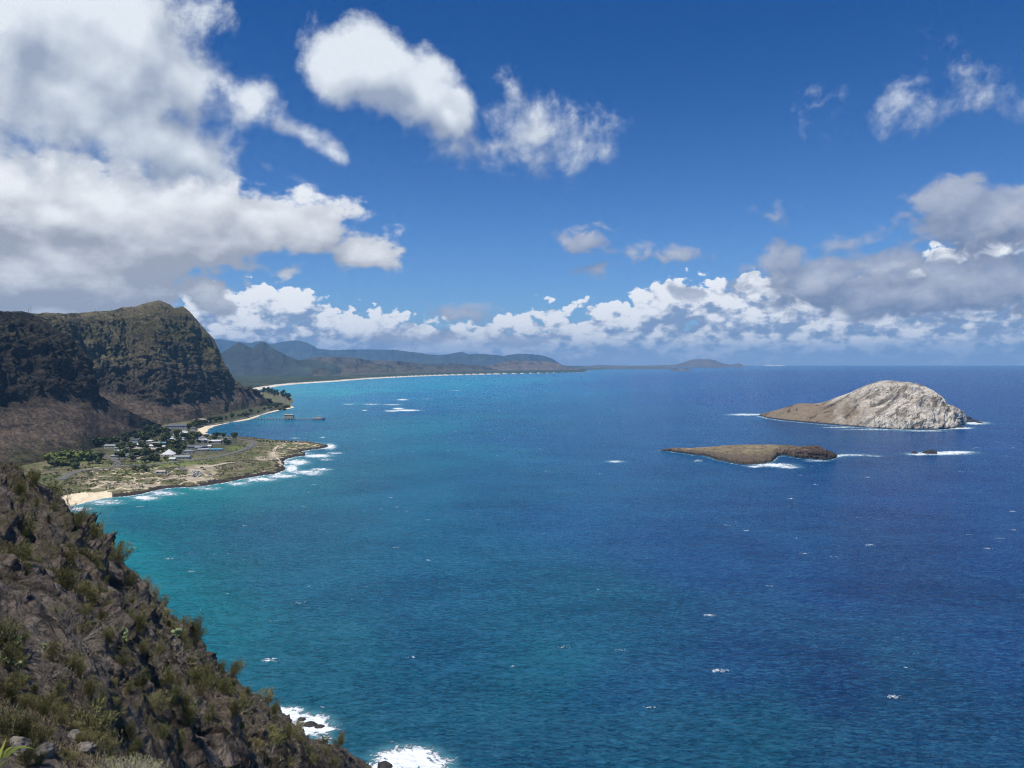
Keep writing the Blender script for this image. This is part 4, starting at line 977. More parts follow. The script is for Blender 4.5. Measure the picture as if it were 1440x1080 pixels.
def palm_variant(seed):
    r = np.random.default_rng(seed); t = MB(); t.tube([(0,0,-.5),(.3,0,3),(.5,.1,6),(.9,.1,8.5)], [.22,.17,.15,.13], 6); m = MB()
    for k in range(14):
        a = 2*pi*k/14 + r.uniform(-.2,.2); up = r.uniform(-.1, .9); L_ = r.uniform(2.4, 3.2); pr = None
        for j in range(7):
            s_ = j/6; x = .9 + cos(a)*L_*s_; y = .1 + sin(a)*L_*s_; z = 8.5 + up*L_*s_ - 1.9*s_*s_; w = .42*sin(pi*min(.97, s_+.12)); q = [(x-sin(a)*w, y+cos(a)*w, z-.18), (x, y, z), (x+sin(a)*w, y-cos(a)*w, z-.18)]
            if pr: m.add(pr+q, [(0,1,4,3),(1,2,5,4)])
            pr = q
    return m.mesh('crown', M_PALM), t.mesh('trunk', M_BARK)
TV['palm'] = [palm_variant(200+i) for i in range(3)]
ntree = [0]
def tree(px, py, kind, sc, label, group, cat='tree', nm=None):
    c = Pz(px, py, 4.0); z = float(gz([[c[0], c[1]]])[0])
    cr, tr = random.choice(TV[kind])
    r = put(nm or {'palm':'palm_tree','iron':'ironwood_tree','bush':'bush'}.get(kind, 'tree'), None, label, cat, group, loc=(c[0], c[1], z-.1), rz=random.uniform(0, 6.28), sc=(sc*random.uniform(.85,1.2), sc*random.uniform(.85,1.2), sc*random.uniform(.8,1.15)))
    put('crown', cr, parent=r); put('trunk', tr, parent=r); ntree[0] += 1
def scatter(poly, n, kind, smin, smax, label, group, cat='tree'):
    smin, smax = smin*1.7, smax*1.75
    poly = A(poly, float); lo, hi = poly.min(0), poly.max(0); k = 0; it = 0
    while k < n and it < 20000:
        it += 1; p = lo + RNG.random(2)*(hi-lo)
        if inside(p[None], poly)[0]: tree(p[0], p[1], kind, RNG.uniform(smin, smax), label, group, cat); k += 1
G_T = 'trees around the hamlet'
scatter([(98,630),(135,618),(180,611),(232,604),(236,612),(236,622),(190,622),(150,632),(105,640)], 62, 'broad', .8, 1.35, 'dark round-crowned tree in the belt between the talus and the hamlet', G_T)
scatter([(60,652),(78,636),(100,630),(128,634),(138,648),(120,654),(80,662)], 14, 'yellow', .8, 1.5, 'bright yellow-green tree under the talus left of the hamlet', G_T)
scatter([(60,660),(90,646),(140,640),(158,655),(130,660),(70,668)], 16, 'broad', .6, 1.0, 'low dark tree beside the road left of the hamlet', G_T)
scatter([(165,650),(165,628),(200,618),(262,612),(300,616),(340,616),(318,628),(290,628),(262,638),(250,650),(200,655)], 88, 'broad', .6, 1.15, 'dark garden tree standing between the hamlet buildings', G_T)
scatter([(262,606),(275,597),(300,591),(330,586),(356,580),(380,572),(392,568),(398,571),(370,579),(345,586),(312,592),(290,596),(272,603)], 46, 'broad', .7, 1.2, 'dark tree in the strip between the small bay beach and the talus', 'trees along the bay road')
scatter([(366,553),(372,549),(385,552),(399,555),(409,559),(411,564),(400,566),(385,561)], 34, 'iron', .9, 1.5, 'tall dark ironwood on the headland beyond the pier', 'ironwoods on the headland')
scatter([(396,572),(406,570),(410,572),(404,574.5),(390,576)], 8, 'bush', .9, 1.5, 'low dark bush on the point before the pier', 'trees along the bay road', 'bush')
for (px, py) in [(186,664),(190,661),(194,665),(198,662),(202,666),(206,663),(183,660),(210,668),(199,668),(189,668)]:
    tree(px, py, 'palm', random.uniform(.8, 1.1), 'coconut palm in the dark grove beside the beach hut', 'palms by the beach hut')
for (px, py) in [(188,666),(193,667),(197,665),(203,667),(207,665),(191,663),(201,664)]:
    tree(px, py, 'broad', random.uniform(.6, .9), 'dark shade tree in the palm grove beside the beach hut', 'palms by the beach hut')
tree(338,615.5,'palm',1.15,'tall lone palm standing up against the bay behind the road bend', None); tree(308.5,614.5,'palm',.9,'smaller palm against the bay left of the tall lone palm', None)
for i in range(24):
    tree(323+i*4.3+random.uniform(-1,1), 618.2+max(0,i-4)*.18+random.uniform(-.5,.6), 'bush', random.uniform(.4,.8), 'small dark bush on the back shore of the point', 'bushes on the back shore', 'bush')

# low scrub over the plain: uncountable, one object
def scrub():
    r = np.random.default_rng(5); m = MB(); n = 0; V_, F_ = [], []
    px = r.uniform(60, 455, 26000); py = r.uniform(617, 702, 26000)
    W = Pz(px, py, 5.0)[:, :2]; d = dist_poly(W, COASTR); ins = inside(W, LANDPOLY); z = plain_height(W, d, ins)
    nn = fbm(np.c_[W/22, px*0], 4, .6, 71)
    rd = dist_poly(W, rc); ok = ins & (d > np.where(px < 155, 34, 16)) & (rd > 8) & (nn > .02) & ~((px > 262) & (px < 300) & (py > 656) & (py < 674))
    ok &= ~((px > 150) & (px < 330) & (py < 648)) | (r.random(26000) < .25)
    for i in np.where(ok)[0][:5200]:
        s_ = r.uniform(.5, 1.7); c = A([W[i, 0], W[i, 1], z[i]]); b = len(V_)
        for k in range(7):
            a = r.uniform(0, 6.28); rr = s_*r.uniform(.2, .8); p = c + A([cos(a)*rr, sin(a)*rr, s_*r.uniform(.1, .55)]); q = r.normal(size=(3, 3))*s_*.38
            V_ += [tuple(p+q[0]), tuple(p+q[1]), tuple(p+q[2])]; F_.append((len(V_)-3, len(V_)-2, len(V_)-1))
    put('scrub', raw_mesh('scrub', V_, F_, M_SCRUB), kind='stuff')
M_SCRUB = leaf_mat('scrub_leaves', (.060,.070,.028), (.060,.070,.028)); scrub()

# beach goers -------------------------------------------------------
def person_mesh(mat):
    b = bpy.data.meshes.new('body'); pts = [(0,0,.95),(0,0,1.2),(0,0,1.45),(0,0,1.58),(0,0,1.72),(.1,0,.9),(.12,.03,.5),(.13,0,.06),(-.1,0,.9),(-.12,-.03,.5),(-.13,0,.06),(.2,0,1.42),(.26,.02,1.15),(.28,.08,.9),(-.2,0,1.42),(-.26,.02,1.15),(-.28,.08,.9)]
    ed = [(0,1),(1,2),(2,3),(3,4),(0,5),(5,6),(6,7),(0,8),(8,9),(9,10),(2,11),(11,12),(12,13),(2,14),(14,15),(15,16)]
    b.from_pydata(pts, ed, []); o = bpy.data.objects.new('body', b); COL.objects.link(o)
    md = o.modifiers.new('s', 'SKIN'); rad = [.14,.13,.15,.06,.11,.09,.07,.045,.09,.07,.045,.06,.045,.035,.06,.045,.035]
    for v, r in zip(b.skin_vertices[0].data, rad): v.radius = (r, r)
    b.skin_vertices[0].data[0].use_root = True
    o.modifiers.new('d', 'SUBSURF').levels = 1
    dg = bpy.context.evaluated_depsgraph_get(); me = bpy.data.meshes.new_from_object(o.evaluated_get(dg)); bpy.data.objects.remove(o); me.materials.clear(); me.materials.append(mat); return me
pm = [person_mesh(plain('swimmer', (.22,.13,.09), .7, .2, 3)), person_mesh(plain('swimmer_dark', (.06,.05,.06), .7, .2, 3))]
for i, (px, py, lab) in enumerate([(83,704,'person standing on the sand nearest the slope edge'),(88,702.5,'person standing on the dry sand, second from the slope edge'),(97,701,'person in dark clothes in the middle of the beach'),(99,703,'person a little nearer the water in the middle of the beach'),(110,700,'person standing toward the scrub end of the beach'),(125,697,'person alone at the rocky far end of the beach')]):
    c = Pz(px, py, 2.0); z = float(gz([[c[0], c[1]]])[0]); put('person', pm[i % 2], lab, 'person', loc=(c[0], c[1], z-.02), rz=i*1.3)

# pier --------------------------------------------------------------
M_WOOD = plain('pier_timber', (.14,.12,.10), .85, .3, 1); M_RUST = plain('stained_plaster', (.40,.34,.26), .85, .25, .3)
def pier():
    a = Pz(357, 590, 0)[:2]; b = Pz(446, 590.2, 0)[:2]; u = (b-a)/np.linalg.norm(b-a); n = A([-u[1], u[0]]); L_ = np.linalg.norm(b-a)
    root = put('pier', None, 'long thin pier on piles running from the bay shore out to the stranded platform', 'pier', loc=(a[0], a[1], 0), rz=atan2(u[1], u[0]))
    d = MB(); d.box(-8, -2, 3.2, L_, 2, 3.8); put('deck', d.mesh('deck', M_CONC), parent=root)
    p = MB(); p.tube([(0,0,-3),(0,0,3.2)], [.45,.45], 8); pme = p.mesh('pile', M_WOOD, True)
    n_ = int(L_/8)
    for i in range(n_):
        for s_ in (-1.3, 1.3): put('pile', pme, parent=root, loc=((i+.5)*8, s_, 0))
    rl = MB()
    for s_ in (-1.95, 1.95): rl.box(0, s_-.04, 4.75, L_, s_+.04, 4.85)
    put('railing', rl.mesh('railing', M_CONC), parent=root)
    def at(px): return a + u*((Pz(px, 590, 0)[0]-a[0])/u[0])
    q = at(407); r = put('pier_building', None, 'boxy tan two-storey building on its own platform in the middle of the pier', 'building', loc=(q[0], q[1], 0), rz=atan2(u[1], u[0]))
    w = MB(); w.box(-13, -7, 3.81, 13, 7, 5.0); put('platform', w.mesh('platform', M_CONC), parent=r)
    w = MB(); w.box(-11, -5.5, 5.003, 11, 5.5, 12.2); put('wall', w.mesh('wall', M_RUST), parent=r)
    w = MB(); w.add([(-12,-6.3,12.203),(12,-6.3,12.203),(12,6.3,12.203),(-12,6.3,12.203),(-12,-6.3,12.6),(12,-6.3,12.6),(12,6.3,12.6),(-12,6.3,12.6),(-9,-.1,14),(9,-.1,14),(9,.1,14),(-9,.1,14)],[(0,3,2,1),(0,1,5,4),(1,2,6,5),(2,3,7,6),(3,0,4,7),(4,5,9,8),(5,6,10,9),(6,7,11,10),(7,4,8,11),(8,9,10,11)])
    put('roof', w.mesh('roof', M_ROOFS[2]), parent=r)
    for i in range(5):
        for z0 in (6, 9.5):
            w = MB(); w.box(-9.6+i*4, -5.56, z0, -7.6+i*4, -5.48, z0+1.4); put('window', w.mesh('window', M_GLASS), parent=r)
    for x in (-11, -4, 4, 11):
        for y in (-6, 6): put('pile', pme, parent=r, loc=(x, y, .6))
    q = at(449); r = put('moored_vessel', None, 'squat grey work vessel with a white cabin moored at the pier end', 'boat', loc=(q[0], q[1]-3, 0), rz=atan2(u[1], u[0])+.05)
    w = MB(); w.add([(-14,-5,-1),(9,-5,-1),(15,0,-1),(9,5,-1),(-14,5,-1),(-15,-6,4.2),(10,-6,4.2),(19,0,5.4),(10,6,4.2),(-15,6,4.2)], [(4,3,2,1,0),(5,6,7,8,9),(0,1,6,5),(1,2,7,6),(2,3,8,7),(3,4,9,8),(4,0,5,9)])
    put('hull', w.mesh('hull', M_CONC), parent=r)
    w = MB(); w.box(-7, -3.6, 4.203, 6, 3.6, 7.2); w.box(-3, -2.8, 7.203, 4, 2.8, 9.8); cb = put('cabin', w.mesh('cabin', M_WALLS[0]), parent=r)
    w = MB(); w.box(-2.4, -2.86, 8.1, 3.4, -2.78, 9.2); put('window', w.mesh('window', M_GLASS), parent=cb)
    w = MB(); w.tube([(1,0,9.8),(1,0,14)], [.2,.1], 6); w.tube([(-1.2,0,12),(3.2,0,12)], [.08,.08], 5); put('mast', w.mesh('mast', M_CONC), parent=r)
pier()
# antenna masts on the ridge
for i, (px, py, d, h, lab) in enumerate([(40,438,1500,11,'left of two thin antenna masts on the nearest ridge'),(43.5,437.5,1500,13,'right of two thin antenna masts on the nearest ridge'),(134,440,2330,22,'thin antenna mast, left one of the close pair on the high ridge'),(139.5,439,2330,26,'tallest thin antenna mast, right one of the close pair on the high ridge'),
     (156,437,2330,20,'thin antenna mast standing alone between the pair and the summit'),(206,427,2330,14,'thin antenna mast just left of the summit'),(209,426,2330,15,'thin antenna mast next to the summit, nearer to it of two')]):
    p = Pd(px, py+2.5, d); w = MB(); w.tube([(0,0,-6),(0,0,h)], [.45,.3], 6); w.box(-1.2,-.2,h*.7,1.2,.2,h*.72)
    r = put('antenna_mast', w.mesh('antenna_mast', M_CONC), lab, 'antenna', loc=p)

# ================================================================= FOREGROUND SLOPE
FG = {}
def build_slope():
    px = np.concatenate([np.linspace(-700, -40, 60)[:-1], np.linspace(-40, 600, 900), np.linspace(600, 760, 30)[1:]])
    t = np.linspace(0, 1, 560); er, ed = tab(px, EDGE)
    rows = [Pdz(px, ed+60, np.maximum(CAMZ - kk(er)*ed - 130, -8)), Pdz(px, ed+24, np.maximum(CAMZ - kk(er)*ed - 34, -6))]
    zed = CAMZ - kk(er)*ed
    rows.append(Pdz(px, ed+6, np.maximum(zed - 6, -5)))
    vis = []
    bot = 1110.0
    for tt in t:
        py = er + (np.maximum(bot, er+30)-er)*tt; vis.append(Pd(px, py, fg_depth(px, py)))
    ext = []
    for py in np.linspace(1130, 2300, 26):
        pp = np.maximum(py, er+40+(py-1110)); ext.append(Pd(px, pp, fg_depth(px, np.minimum(pp, 1080+(pp-1080)*.25))))
    P = np.stack(rows+vis+ext)
    P[..., 2] = np.maximum(P[..., 2], -6)
    dist = np.linalg.norm(P - A([0, 0, CAMZ]), axis=-1)
    N = normals(smooth_rows(P, 30))
    N = N*.85 + A([0, 0, .15]); N /= np.linalg.norm(N, axis=-1)[..., None]
    near = np.clip((dist-4)/16, .25, 1)
    big = fbm(P*A([.9, .5, .9])/16, 4, .55, 91, ridge=True)
    mid = fbm(P/5.5, 5, .62, 92, ridge=True)
    d1, d2, r1 = cell(P/3.4 + fbm(P/2.5, 3, .5, 97)[..., None]*.5, 93); e1, e2, r2 = cell(P/1.25 + fbm(P, 2, .5, 98)[..., None]*.35, 94); f1, f2, r3 = cell(P/.5, 95)
    b1 = np.clip(.75-d1, 0, 1)*(r1 > .45)*r1; b2 = np.clip(.7-e1, 0, 1)*(.3+r2)
    h = big*1.5 + mid*.8 + b1*1.7 + b2*.75 + np.clip(.6-f1, 0, 1)*.36*(r3+.3) + fbm(P/.45, 4, .6, 96)*.28
    cov = np.clip(fbm(P/9, 4, .6, 99)*3+.5, .25, 1)
    h = (big*1.7 + mid*.7) + (h-(big*1.7+mid*.7))*cov
    Q = P + N*(h*near*np.clip(dist/30, .35, 1.15))[..., None]
    fade = np.ones(len(P)); fade[3:3+len(t)] = np.clip(.22 + t*9, 0, 1); fade[:3] = .15
    Q = P + (Q-P)*fade[:, None, None]
    Q[:3] = P[:3] + (Q[:3]-P[:3])*.4
    Q[..., 2] = np.where(P[..., 2] < -3, P[..., 2], Q[..., 2])
    put('hillside', mesh_grid('hillside', Q, M_ROCK, flip=True), kind='structure')
    FG.update(px=px, er=er, t=t, Q=Q[3:3+len(t)], bot=bot, N=N[3:3+len(t)])
build_slope()
def on_slope(px, py):
    c = int(np.argmin(np.abs(FG['px']-px))); er = FG['er'][c]; tt = (py-er)/(max(FG['bot'], er+30)-er); r = int(np.clip(tt*(len(FG['t'])-1), 0, len(FG['t'])-1))
    return FG['Q'][r, c], FG['N'][r, c]

def rand_leaf(p, d, r, L_, w):
    d = d/np.linalg.norm(d); s_ = np.cross(d, r.normal(size=3)); s_ /= np.linalg.norm(s_)+1e-6; return [p - s_*w, p + s_*w, p + d*L_]
def feathery(seed, H=2.0, spread=.8, stems=9, leaves=170, L_=.22, w=.022, droop=.3, lean=0):
    r = np.random.default_rng(seed); V_, F_ = [], []; st = MB()
    for k in range(stems):
        a = r.uniform(0, 6.28); out = spread*r.uniform(.2, 1.0); h = H*r.uniform(.55, 1.05)*(1 - .25*out/spread)
        P0 = A([cos(a)*.08, sin(a)*.08, -.15]); P3 = A([cos(a)*out+lean, sin(a)*out, h]); P1 = A([cos(a)*out*.35, sin(a)*out*.35, h*.45])
        pts = [(1-s_)**2*P0 + 2*s_*(1-s_)*P1 + s_*s_*P3 for s_ in np.linspace(0, 1, 6)]; st.tube(pts, [.03, .026, .02, .015, .01, .005], 3)
        for j in range(leaves):
            s_ = r.uniform(.18, 1.0)**.8; p = (1-s_)**2*P0 + 2*s_*(1-s_)*P1 + s_*s_*P3 + r.normal(size=3)*A([.17, .17, .12])*H*.5*(1.15-s_*.5)
            d = (p - A([0, 0, h*.2]))*A([1, 1, .6]) ; d = d/(np.linalg.norm(d)+1e-6) + A([0, 0, .9-droop]) + r.normal(size=3)*.35
            q = rand_leaf(p, d, r, L_*r.uniform(.6, 1.4), w*r.uniform(.7, 1.5)); b = len(V_); V_ += q; F_.append((b, b+1, b+2))
    return raw_mesh('foliage', V_, F_, None if False else M_SHRUB), st.mesh('stem', M_TWIG)
M_SHRUB = leaf_mat('shrub_foliage', (.095,.100,.034), (.20,.175,.075)); M_TWIG = plain('grey_twigs', (.17,.145,.12), .85, .3, 4); M_SHRUB2 = leaf_mat('olive_grey_foliage', (.20,.20,.09), (.24,.23,.11))
SH = [feathery(300+i, 2.0, .85, 11, 210, .12, .017) for i in range(4)] + [feathery(310+i, 1.7, 1.15, 13, 170, .12, .017, .6) for i in range(3)] + [feathery(320+i, 2.8, .8, 11, 260, .13, .017, .2, .3) for i in range(3)]
def twiggy(seed, H=1.2, n=16):
    r = np.random.default_rng(seed); m = MB()
    def br(p, d, L_, rad, lev):
        q = p + d*L_; mid_ = (p+q)/2 + r.normal(size=3)*L_*.09; m.tube([p, mid_, q], [rad, rad*.8, rad*.55], 3)
        if lev > 0:
            for _ in range(r.integers(2, 4)): dd = d + r.normal(size=3)*.5; dd /= np.linalg.norm(dd); br(p + (q-p)*r.uniform(.5, 1), dd, L_*r.uniform(.5, .8), rad*.6, lev-1)
    for k in range(n):
        a = r.uniform(0, 6.28); d = A([cos(a)*.7, sin(a)*.7, r.uniform(.4, 1.1)]); d /= np.linalg.norm(d); br(A([0, 0, -.1]), d, H*r.uniform(.35, .6), .018, 3)
    return m.mesh('dry_branches', M_TWIG)
TW = [twiggy(400+i) for i in range(4)]
def put_on(nm, px, py, sc, label, cat, group, parts, sink=.1, tilt=True):
    q, n = on_slope(px, py); r = put(nm, None, label, cat, group, loc=(q[0], q[1], q[2]-sink*sc), rz=random.uniform(0, 6.28), sc=(sc*random.uniform(.85,1.2), sc*random.uniform(.85,1.2), sc*random.uniform(.85,1.15)))
    if tilt: r.rotation_euler = (random.uniform(-.2,.2), random.uniform(-.05,.3), 0); r.rotation_euler.z = random.uniform(-.6,.6)
    for pn_, me in parts: put(pn_, me, parent=r)
    return r
def shrub(px, py, hpx, label, group='feathery shrubs on the near slope', v=None):
    q, n = on_slope(px, py); H = hpx/F0*np.linalg.norm(q-A([0, 0, CAMZ])); v = random.randrange(len(SH)) if v is None else v
    base = 2.0 if v < 4 else (1.7 if v < 7 else 2.8)
    put_on('shrub', px, py, H/base, label, 'shrub', group, [('foliage', SH[v][0]), ('stem', SH[v][1])])
# the ones that stand out
KEY = [(28,692,46,'tall feathery shrub standing on the skyline at the upper left of the near slope',8),(8,672,30,'dark bushy shrub at the top left corner of the near slope',1),(95,800,66,'large olive shrub on the slope below the skyline near the beach',7),(84,775,50,'olive shrub directly above the large olive one',9),(50,732,34,'rounded green shrub on the slope just under the beach view',2),
  (120,824,40,'dark green shrub at the lower right of the large olive one',4),(150,800,44,'pointed shrub leaning out over the turquoise water on the skyline',8),(97,742,26,'small tufted shrub on the skyline just below the beach',0),(205,878,34,'round green shrub in the middle of the slope near the skyline',2),(186,904,50,'big dark green shrub in the middle of the slope',5),
  (243,925,56,'tall olive shrub close to the skyline right of the middle',7),(250,890,30,'low shrub on the skyline right of the middle',4),(60,870,60,'dark shrub in the shadowed left of the slope',9),(146,916,30,'bright olive bush beside the pale rock face',6),(196,944,34,'compact dark shrub with a round top above the prickly pear',2),(100,880,44,'broad olive shrub left of the middle of the slope',5),
  (225,980,56,'wide wispy olive shrub right of the prickly pear',6),(262,1010,48,'bushy green shrub on the lower right of the slope',5),(118,1045,66,'large dark green spreading shrub near the bottom of the slope',5),(330,1010,40,'olive shrub on the right-hand skyline',4),(370,1052,40,'green shrub low on the right-hand edge',6),(215,1020,40,'dark shrub by the dead grey branches',1),(10,790,60,'very dark tall shrub at the left edge of the view',9),(3,830,50,'dark shrub at the left edge, lower than the tall one',3),(172,858,34,'pale olive shrub just inside the skyline',0),(310,985,30,'small upright shrub on the right-hand skyline',8)]
for k in KEY: shrub(k[0], k[1]+k[2]*.16, k[2]*.74, k[3], v=k[4])
r_ = np.random.default_rng(77); done = 0; occupied = [(k[0], k[1]) for k in KEY]
for _ in range(4000):
    px, py = r_.uniform(-25, 515), r_.uniform(668, 1100)
    er = np.interp(px, EDGE[:, 0], EDGE[:, 1])
    if py < er+5 + (14 if px < 170 and r_.random() < .7 else 0): continue
    hp = r_.uniform(10, 27)*(1+.35*(py > 900))*np.interp(px, [0, 350, 500], [1, .85, .55])
    if min(math.hypot(px-a, (py-b)) for a, b in occupied) < hp*.42: continue
    q, n = on_slope(px, py)
    if fbm(A([[q[0]/14, q[1]/14, q[2]/14]]), 3, .6, 44)[0] < -.12: continue
    occupied.append((px, py)); done += 1
    zone = 'upper' if py < 820 else ('middle' if py < 960 else 'lower')
    edge = py < er + 28
    lab = f'small olive shrub on the skyline of the {zone} near slope' if edge else f'small olive green shrub among the rocks of the {zone} near slope'
    shrub(px, py, hp, lab)
    if done >= 215: break
# dry bushes
for i in range(26):
    px, py = r_.uniform(0, 480), r_.uniform(690, 1085); er = np.interp(px, EDGE[:, 0], EDGE[:, 1])
    if py < er+4: continue
    q, n = on_slope(px, py); dd = np.linalg.norm(q-A([0, 0, CAMZ]))
    put_on('dead_bush', px, py, r_.uniform(18, 34)/F0*dd/1.1, 'bare grey leafless bush tangled among the rocks', 'dead bush', 'leafless bushes on the near slope', [('branches', TW[i % 4])])
for (px, py, h, lab) in [(70,935,46,'pale dead bush with long bare branches in the shadowed left of the slope'),(262,1055,52,'big grey tangle of dead branches at the bottom right of the slope'),(168,990,26,'grey twiggy bush left of the prickly pear')]:
    q, n = on_slope(px, py); dd = np.linalg.norm(q-A([0, 0, CAMZ])); put_on('dead_bush', px, py, h/F0*dd/1.0, lab, 'dead bush', None, [('branches', TW[1])])
# prickly pears
M_PAD = plain('cactus_pad', (.16,.19,.085), .6, .3, 3)
def cactus(seed, n=16):
    r = np.random.default_rng(seed); pads = []; cur = [(A([0., 0, 0]), A([0., 0, 1]))]
    b = MB(); th = np.linspace(0, 2*pi, 10, endpoint=False)
    for k in range(n):
        p, d = cur[r.integers(0, len(cur))]; d2 = d + r.normal(size=3)*.55; d2[2] = abs(d2[2])+.15; d2 /= np.linalg.norm(d2)
        s_ = np.cross(d2, r.normal(size=3)); s_ /= np.linalg.norm(s_); nn = np.cross(d2, s_); h = r.uniform(.16, .24); v = []
        for z in (-1, 1):
            for a in th: v.append(p + d2*h*(.5 - .5*cos(a)) + s_*h*.36*sin(a)*(1+.2*(-cos(a))) + nn*.018*z)
        c0 = p + d2*h*.5
        v += [c0 + nn*.03, c0 - nn*.03]; f = [(i, (i+1) % 10, 10+(i+1) % 10, 10+i) for i in range(10)] + [(10+i, 10+(i+1) % 10, 20) for i in range(10)] + [((i+1) % 10, i, 21) for i in range(10)]
        b.add(v, f); cur.append((p + d2*h*.96, d2))
    return b.mesh('pads', M_PAD, True)
CT = [cactus(500+i, 22) for i in range(3)]
for i, (px, py, h, lab) in enumerate([(195,948,28,'prickly pear cactus with pale pads in the middle of the lower slope'),(128,944,16,'small pale prickly pear above the shadowed gully'),(171,905,12,'tiny prickly pear beside the bright olive bush'),(226,1000,14,'prickly pear pads right of the main cactus'),(14,950,22,'prickly pear at the left edge of the slope'),(17,968,18,'second prickly pear at the left edge, just below the other'),(47,948,12,'small prickly pear in the shadow left of the gully')]):
    q, n = on_slope(px, py); dd = np.linalg.norm(q-A([0, 0, CAMZ])); put_on('prickly_pear', px, py, h/F0*dd/.75, lab, 'cactus', None, [('pads', CT[i % 3])], sink=-.02)
# loose boulders
def boulder(seed):
    r = np.random.default_rng(seed); th = np.linspace(0, 2*pi, 22); ph = np.linspace(-pi/2, pi/2, 13); T_, H_ = np.meshgrid(th, ph)
    q = np.stack([np.cos(T_)*np.cos(H_), np.sin(T_)*np.cos(H_), np.sin(H_)], -1); n = fbm(q*1.3 + seed*3.1, 4, .6); c1, c2, _ = cell(q*1.5 + seed, 5)
    P = q*(.8 + .4*n + .35*(c1-.4))[..., None]*A([1, .8, .65]); P[:, -1] = P[:, 0]; P[0] = P[0, 0]; P[-1] = P[-1, 0]
    return mesh_grid('boulder', P, M_ROCK, smooth=False, flip=True)
BD = [boulder(600+i) for i in range(6)]
for i in range(70):
    px = r_.uniform(-5, 500); er = np.interp(px, EDGE[:, 0], EDGE[:, 1]); py = er + (r_.uniform(0, 1)**1.6)*(1085-er)
    if py > 1085: continue
    q, n = on_slope(px, py); dd = np.linalg.norm(q-A([0, 0, CAMZ])); s_ = r_.uniform(4, 13)/F0*dd/2
    zone = 'upper' if py < 820 else ('middle' if py < 960 else 'lower')
    o = put('boulder', BD[i % 6], f'rough brown-grey lava boulder lying on the {zone} near slope', 'boulder', 'boulders on the near slope', loc=(q[0], q[1], q[2]+s_*.15), rz=r_.uniform(0, 6.28), sc=s_)
M_PALE = plain('pale_grey_rock', (.15,.135,.118), .9, .45, 5)
for i, (px, py, w, lab) in enumerate([(12,1076,40,'pale grey rock in the bottom left corner under the strap leaves'),(48,1082,34,'pale flat rock at the bottom edge right of the corner rock'),(82,1066,24,'pale grey rock left of the twiggy bush at the bottom edge'),(96,1084,22,'small pale rock touching the left of the twiggy bush')]):
    q, n = on_slope(px, py); dd = np.linalg.norm(q-A([0, 0, CAMZ])); s_ = w/F0*dd/2; me = boulder(640+i); me.materials.clear(); me.materials.append(M_PALE)
    put('rock', me, lab, 'rock', None, loc=(q[0], q[1], q[2]+s_*.15), rz=i*1.1, sc=s_)
# dry grass and small herbs: uncountable
def grass():
    r = np.random.default_rng(9); V_, F_ = [], []; Q = FG['Q']; R_, C_ = Q.shape[:2]
    for _ in range(9000):
        i, j = int(r.integers(2, R_-1)), int(np.searchsorted(FG['px'], r.uniform(-30, 520))); q = Q[i, min(j, C_-1)]
        if fbm((q/7)[None], 2, .6, 81)[0] < .02: continue
        dd = np.linalg.norm(q-A([0, 0, CAMZ])); s_ = np.clip(dd/70, .25, 1.3)
        for k in range(9):
            p = q + r.normal(size=3)*A([.22, .22, .04])*s_; d = A([r.normal()*.5, r.normal()*.5, 1.0]); v = rand_leaf(p, d, r, r.uniform(.2, .5)*s_, .016*s_*1.4); b = len(V_); V_ += v; F_.append((b, b+1, b+2))
    put('grass', raw_mesh('grass', V_, F_, M_GRASS), kind='stuff')
M_GRASS = plain('dry_grass', (.17,.14,.08), .9, .45, .5); grass()
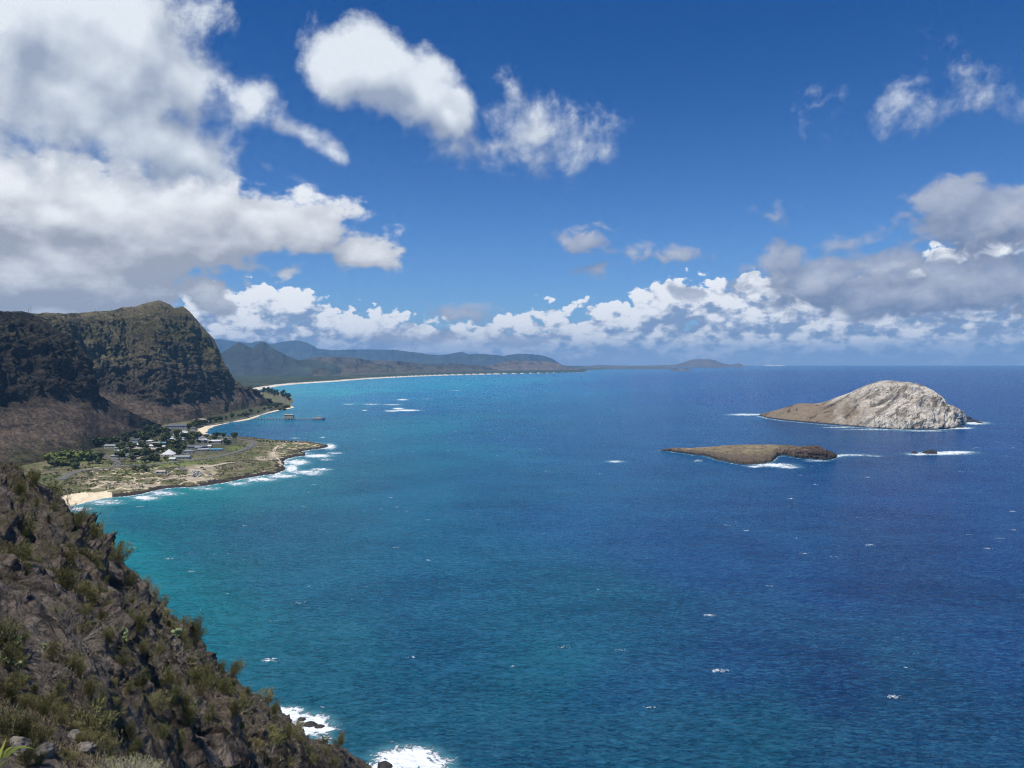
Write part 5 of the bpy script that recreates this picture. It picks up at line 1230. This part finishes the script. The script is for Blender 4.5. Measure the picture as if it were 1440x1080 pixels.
# near dome bush of fine grey twigs with small green tips, and the strap leaves in the corner
def near_bush():
    c, n = on_slope(165, 1088); c = Pd(170, 1100, 10.6); r = np.random.default_rng(12); st = MB(); V_, F_ = [], []
    R_ = .62
    for k in range(700):
        d = r.normal(size=3)*A([1.25, .9, .55]); d[2] = abs(d[2])+.35; d /= np.linalg.norm(d); L_ = R_*r.uniform(.8, 1.1)*A([1.25, 1, 1])
        e = d*L_; m_ = e*.55 + r.normal(size=3)*.03; st.tube([A([0, 0, 0]) + e*.35, m_, e], [.0035, .003, .0015], 3)
        for j in range(7):
            p = e*r.uniform(.82, 1.03) + r.normal(size=3)*.02; v = rand_leaf(p, d + r.normal(size=3)*.5, r, r.uniform(.02, .045), .006); b = len(V_); V_ += v; F_.append((b, b+1, b+2))
    o = put('twiggy_bush', None, 'rounded grey-green twiggy bush at the bottom edge, close to the camera', 'bush', loc=c - A([0, 0, .30]))
    put('stem', st.mesh('stem', plain('silver_twigs', (.36,.33,.28), .85, .2, 8)), parent=o); put('foliage', raw_mesh('foliage', V_, F_, M_SHRUB2), parent=o)
near_bush()
M_STRAP = plain('strap_leaf', (.50,.46,.07), .45, .3, 6); M_DRYL = plain('dry_leaf', (.42,.27,.15), .7, .35, 6)
def strap_plant():
    c = Pd(-8, 1088, 5.6); o = put('strap_leaf_plant', None, 'yellow-green strap-leaved plant poking in at the bottom left corner', 'plant', loc=c)
    r = np.random.default_rng(3)
    def leaf(tip, wd, mat, nm, bend=.1):
        m = MB(); pr = None; tip = A(tip); s0 = np.cross(tip, (0, 1, .3)); s0 /= np.linalg.norm(s0)
        for s_ in np.linspace(0, 1, 9):
            p = tip*s_ + A([0, 0, bend*sin(pi*s_)]); w = wd*(1-s_**2.2) + .001; q = [p - s0*w, p - A([0, 0, .006*(1-s_)]) , p + s0*w]
            if pr is not None: m.add(pr+q, [(0,1,4,3),(1,2,5,4)])
            pr = q
        put(nm, m.mesh(nm, mat, True), parent=o)
    leaf((.29, .05, .16), .016, M_STRAP, 'leaf'); leaf((.15, .02, .20), .014, M_STRAP, 'leaf', .06); leaf((.10, .0, .28), .012, M_STRAP, 'leaf', .02); leaf((.18, -.03, .05), .014, M_DRYL, 'dry_leaf', .10); leaf((.22, .02, .02), .010, M_DRYL, 'dry_leaf', .06)
    leaf((.05, 0, .2), .014, M_STRAP, 'leaf', .0); leaf((-.1, .05, .22), .016, M_STRAP, 'leaf')
strap_plant()
# ================================================================= HAZE
hb = MB(); hb.box(-45000, -45000, -26, 45000, 36000, 900)
hm = bpy.data.materials.new('sea_air'); hm.use_nodes = True; nt = hm.node_tree; nt.nodes.clear()
pv = nt.nodes.new('ShaderNodeVolumePrincipled'); pv.inputs['Color'].default_value = (.31, .61, 1.0, 1); pv.inputs['Density'].default_value = 4.1e-5
pv.inputs['Anisotropy'].default_value = 0.0
oo = nt.nodes.new('ShaderNodeOutputMaterial'); nt.links.new(pv.outputs[0], oo.inputs['Volume'])
put('haze', hb.mesh('haze', hm), kind='stuff')
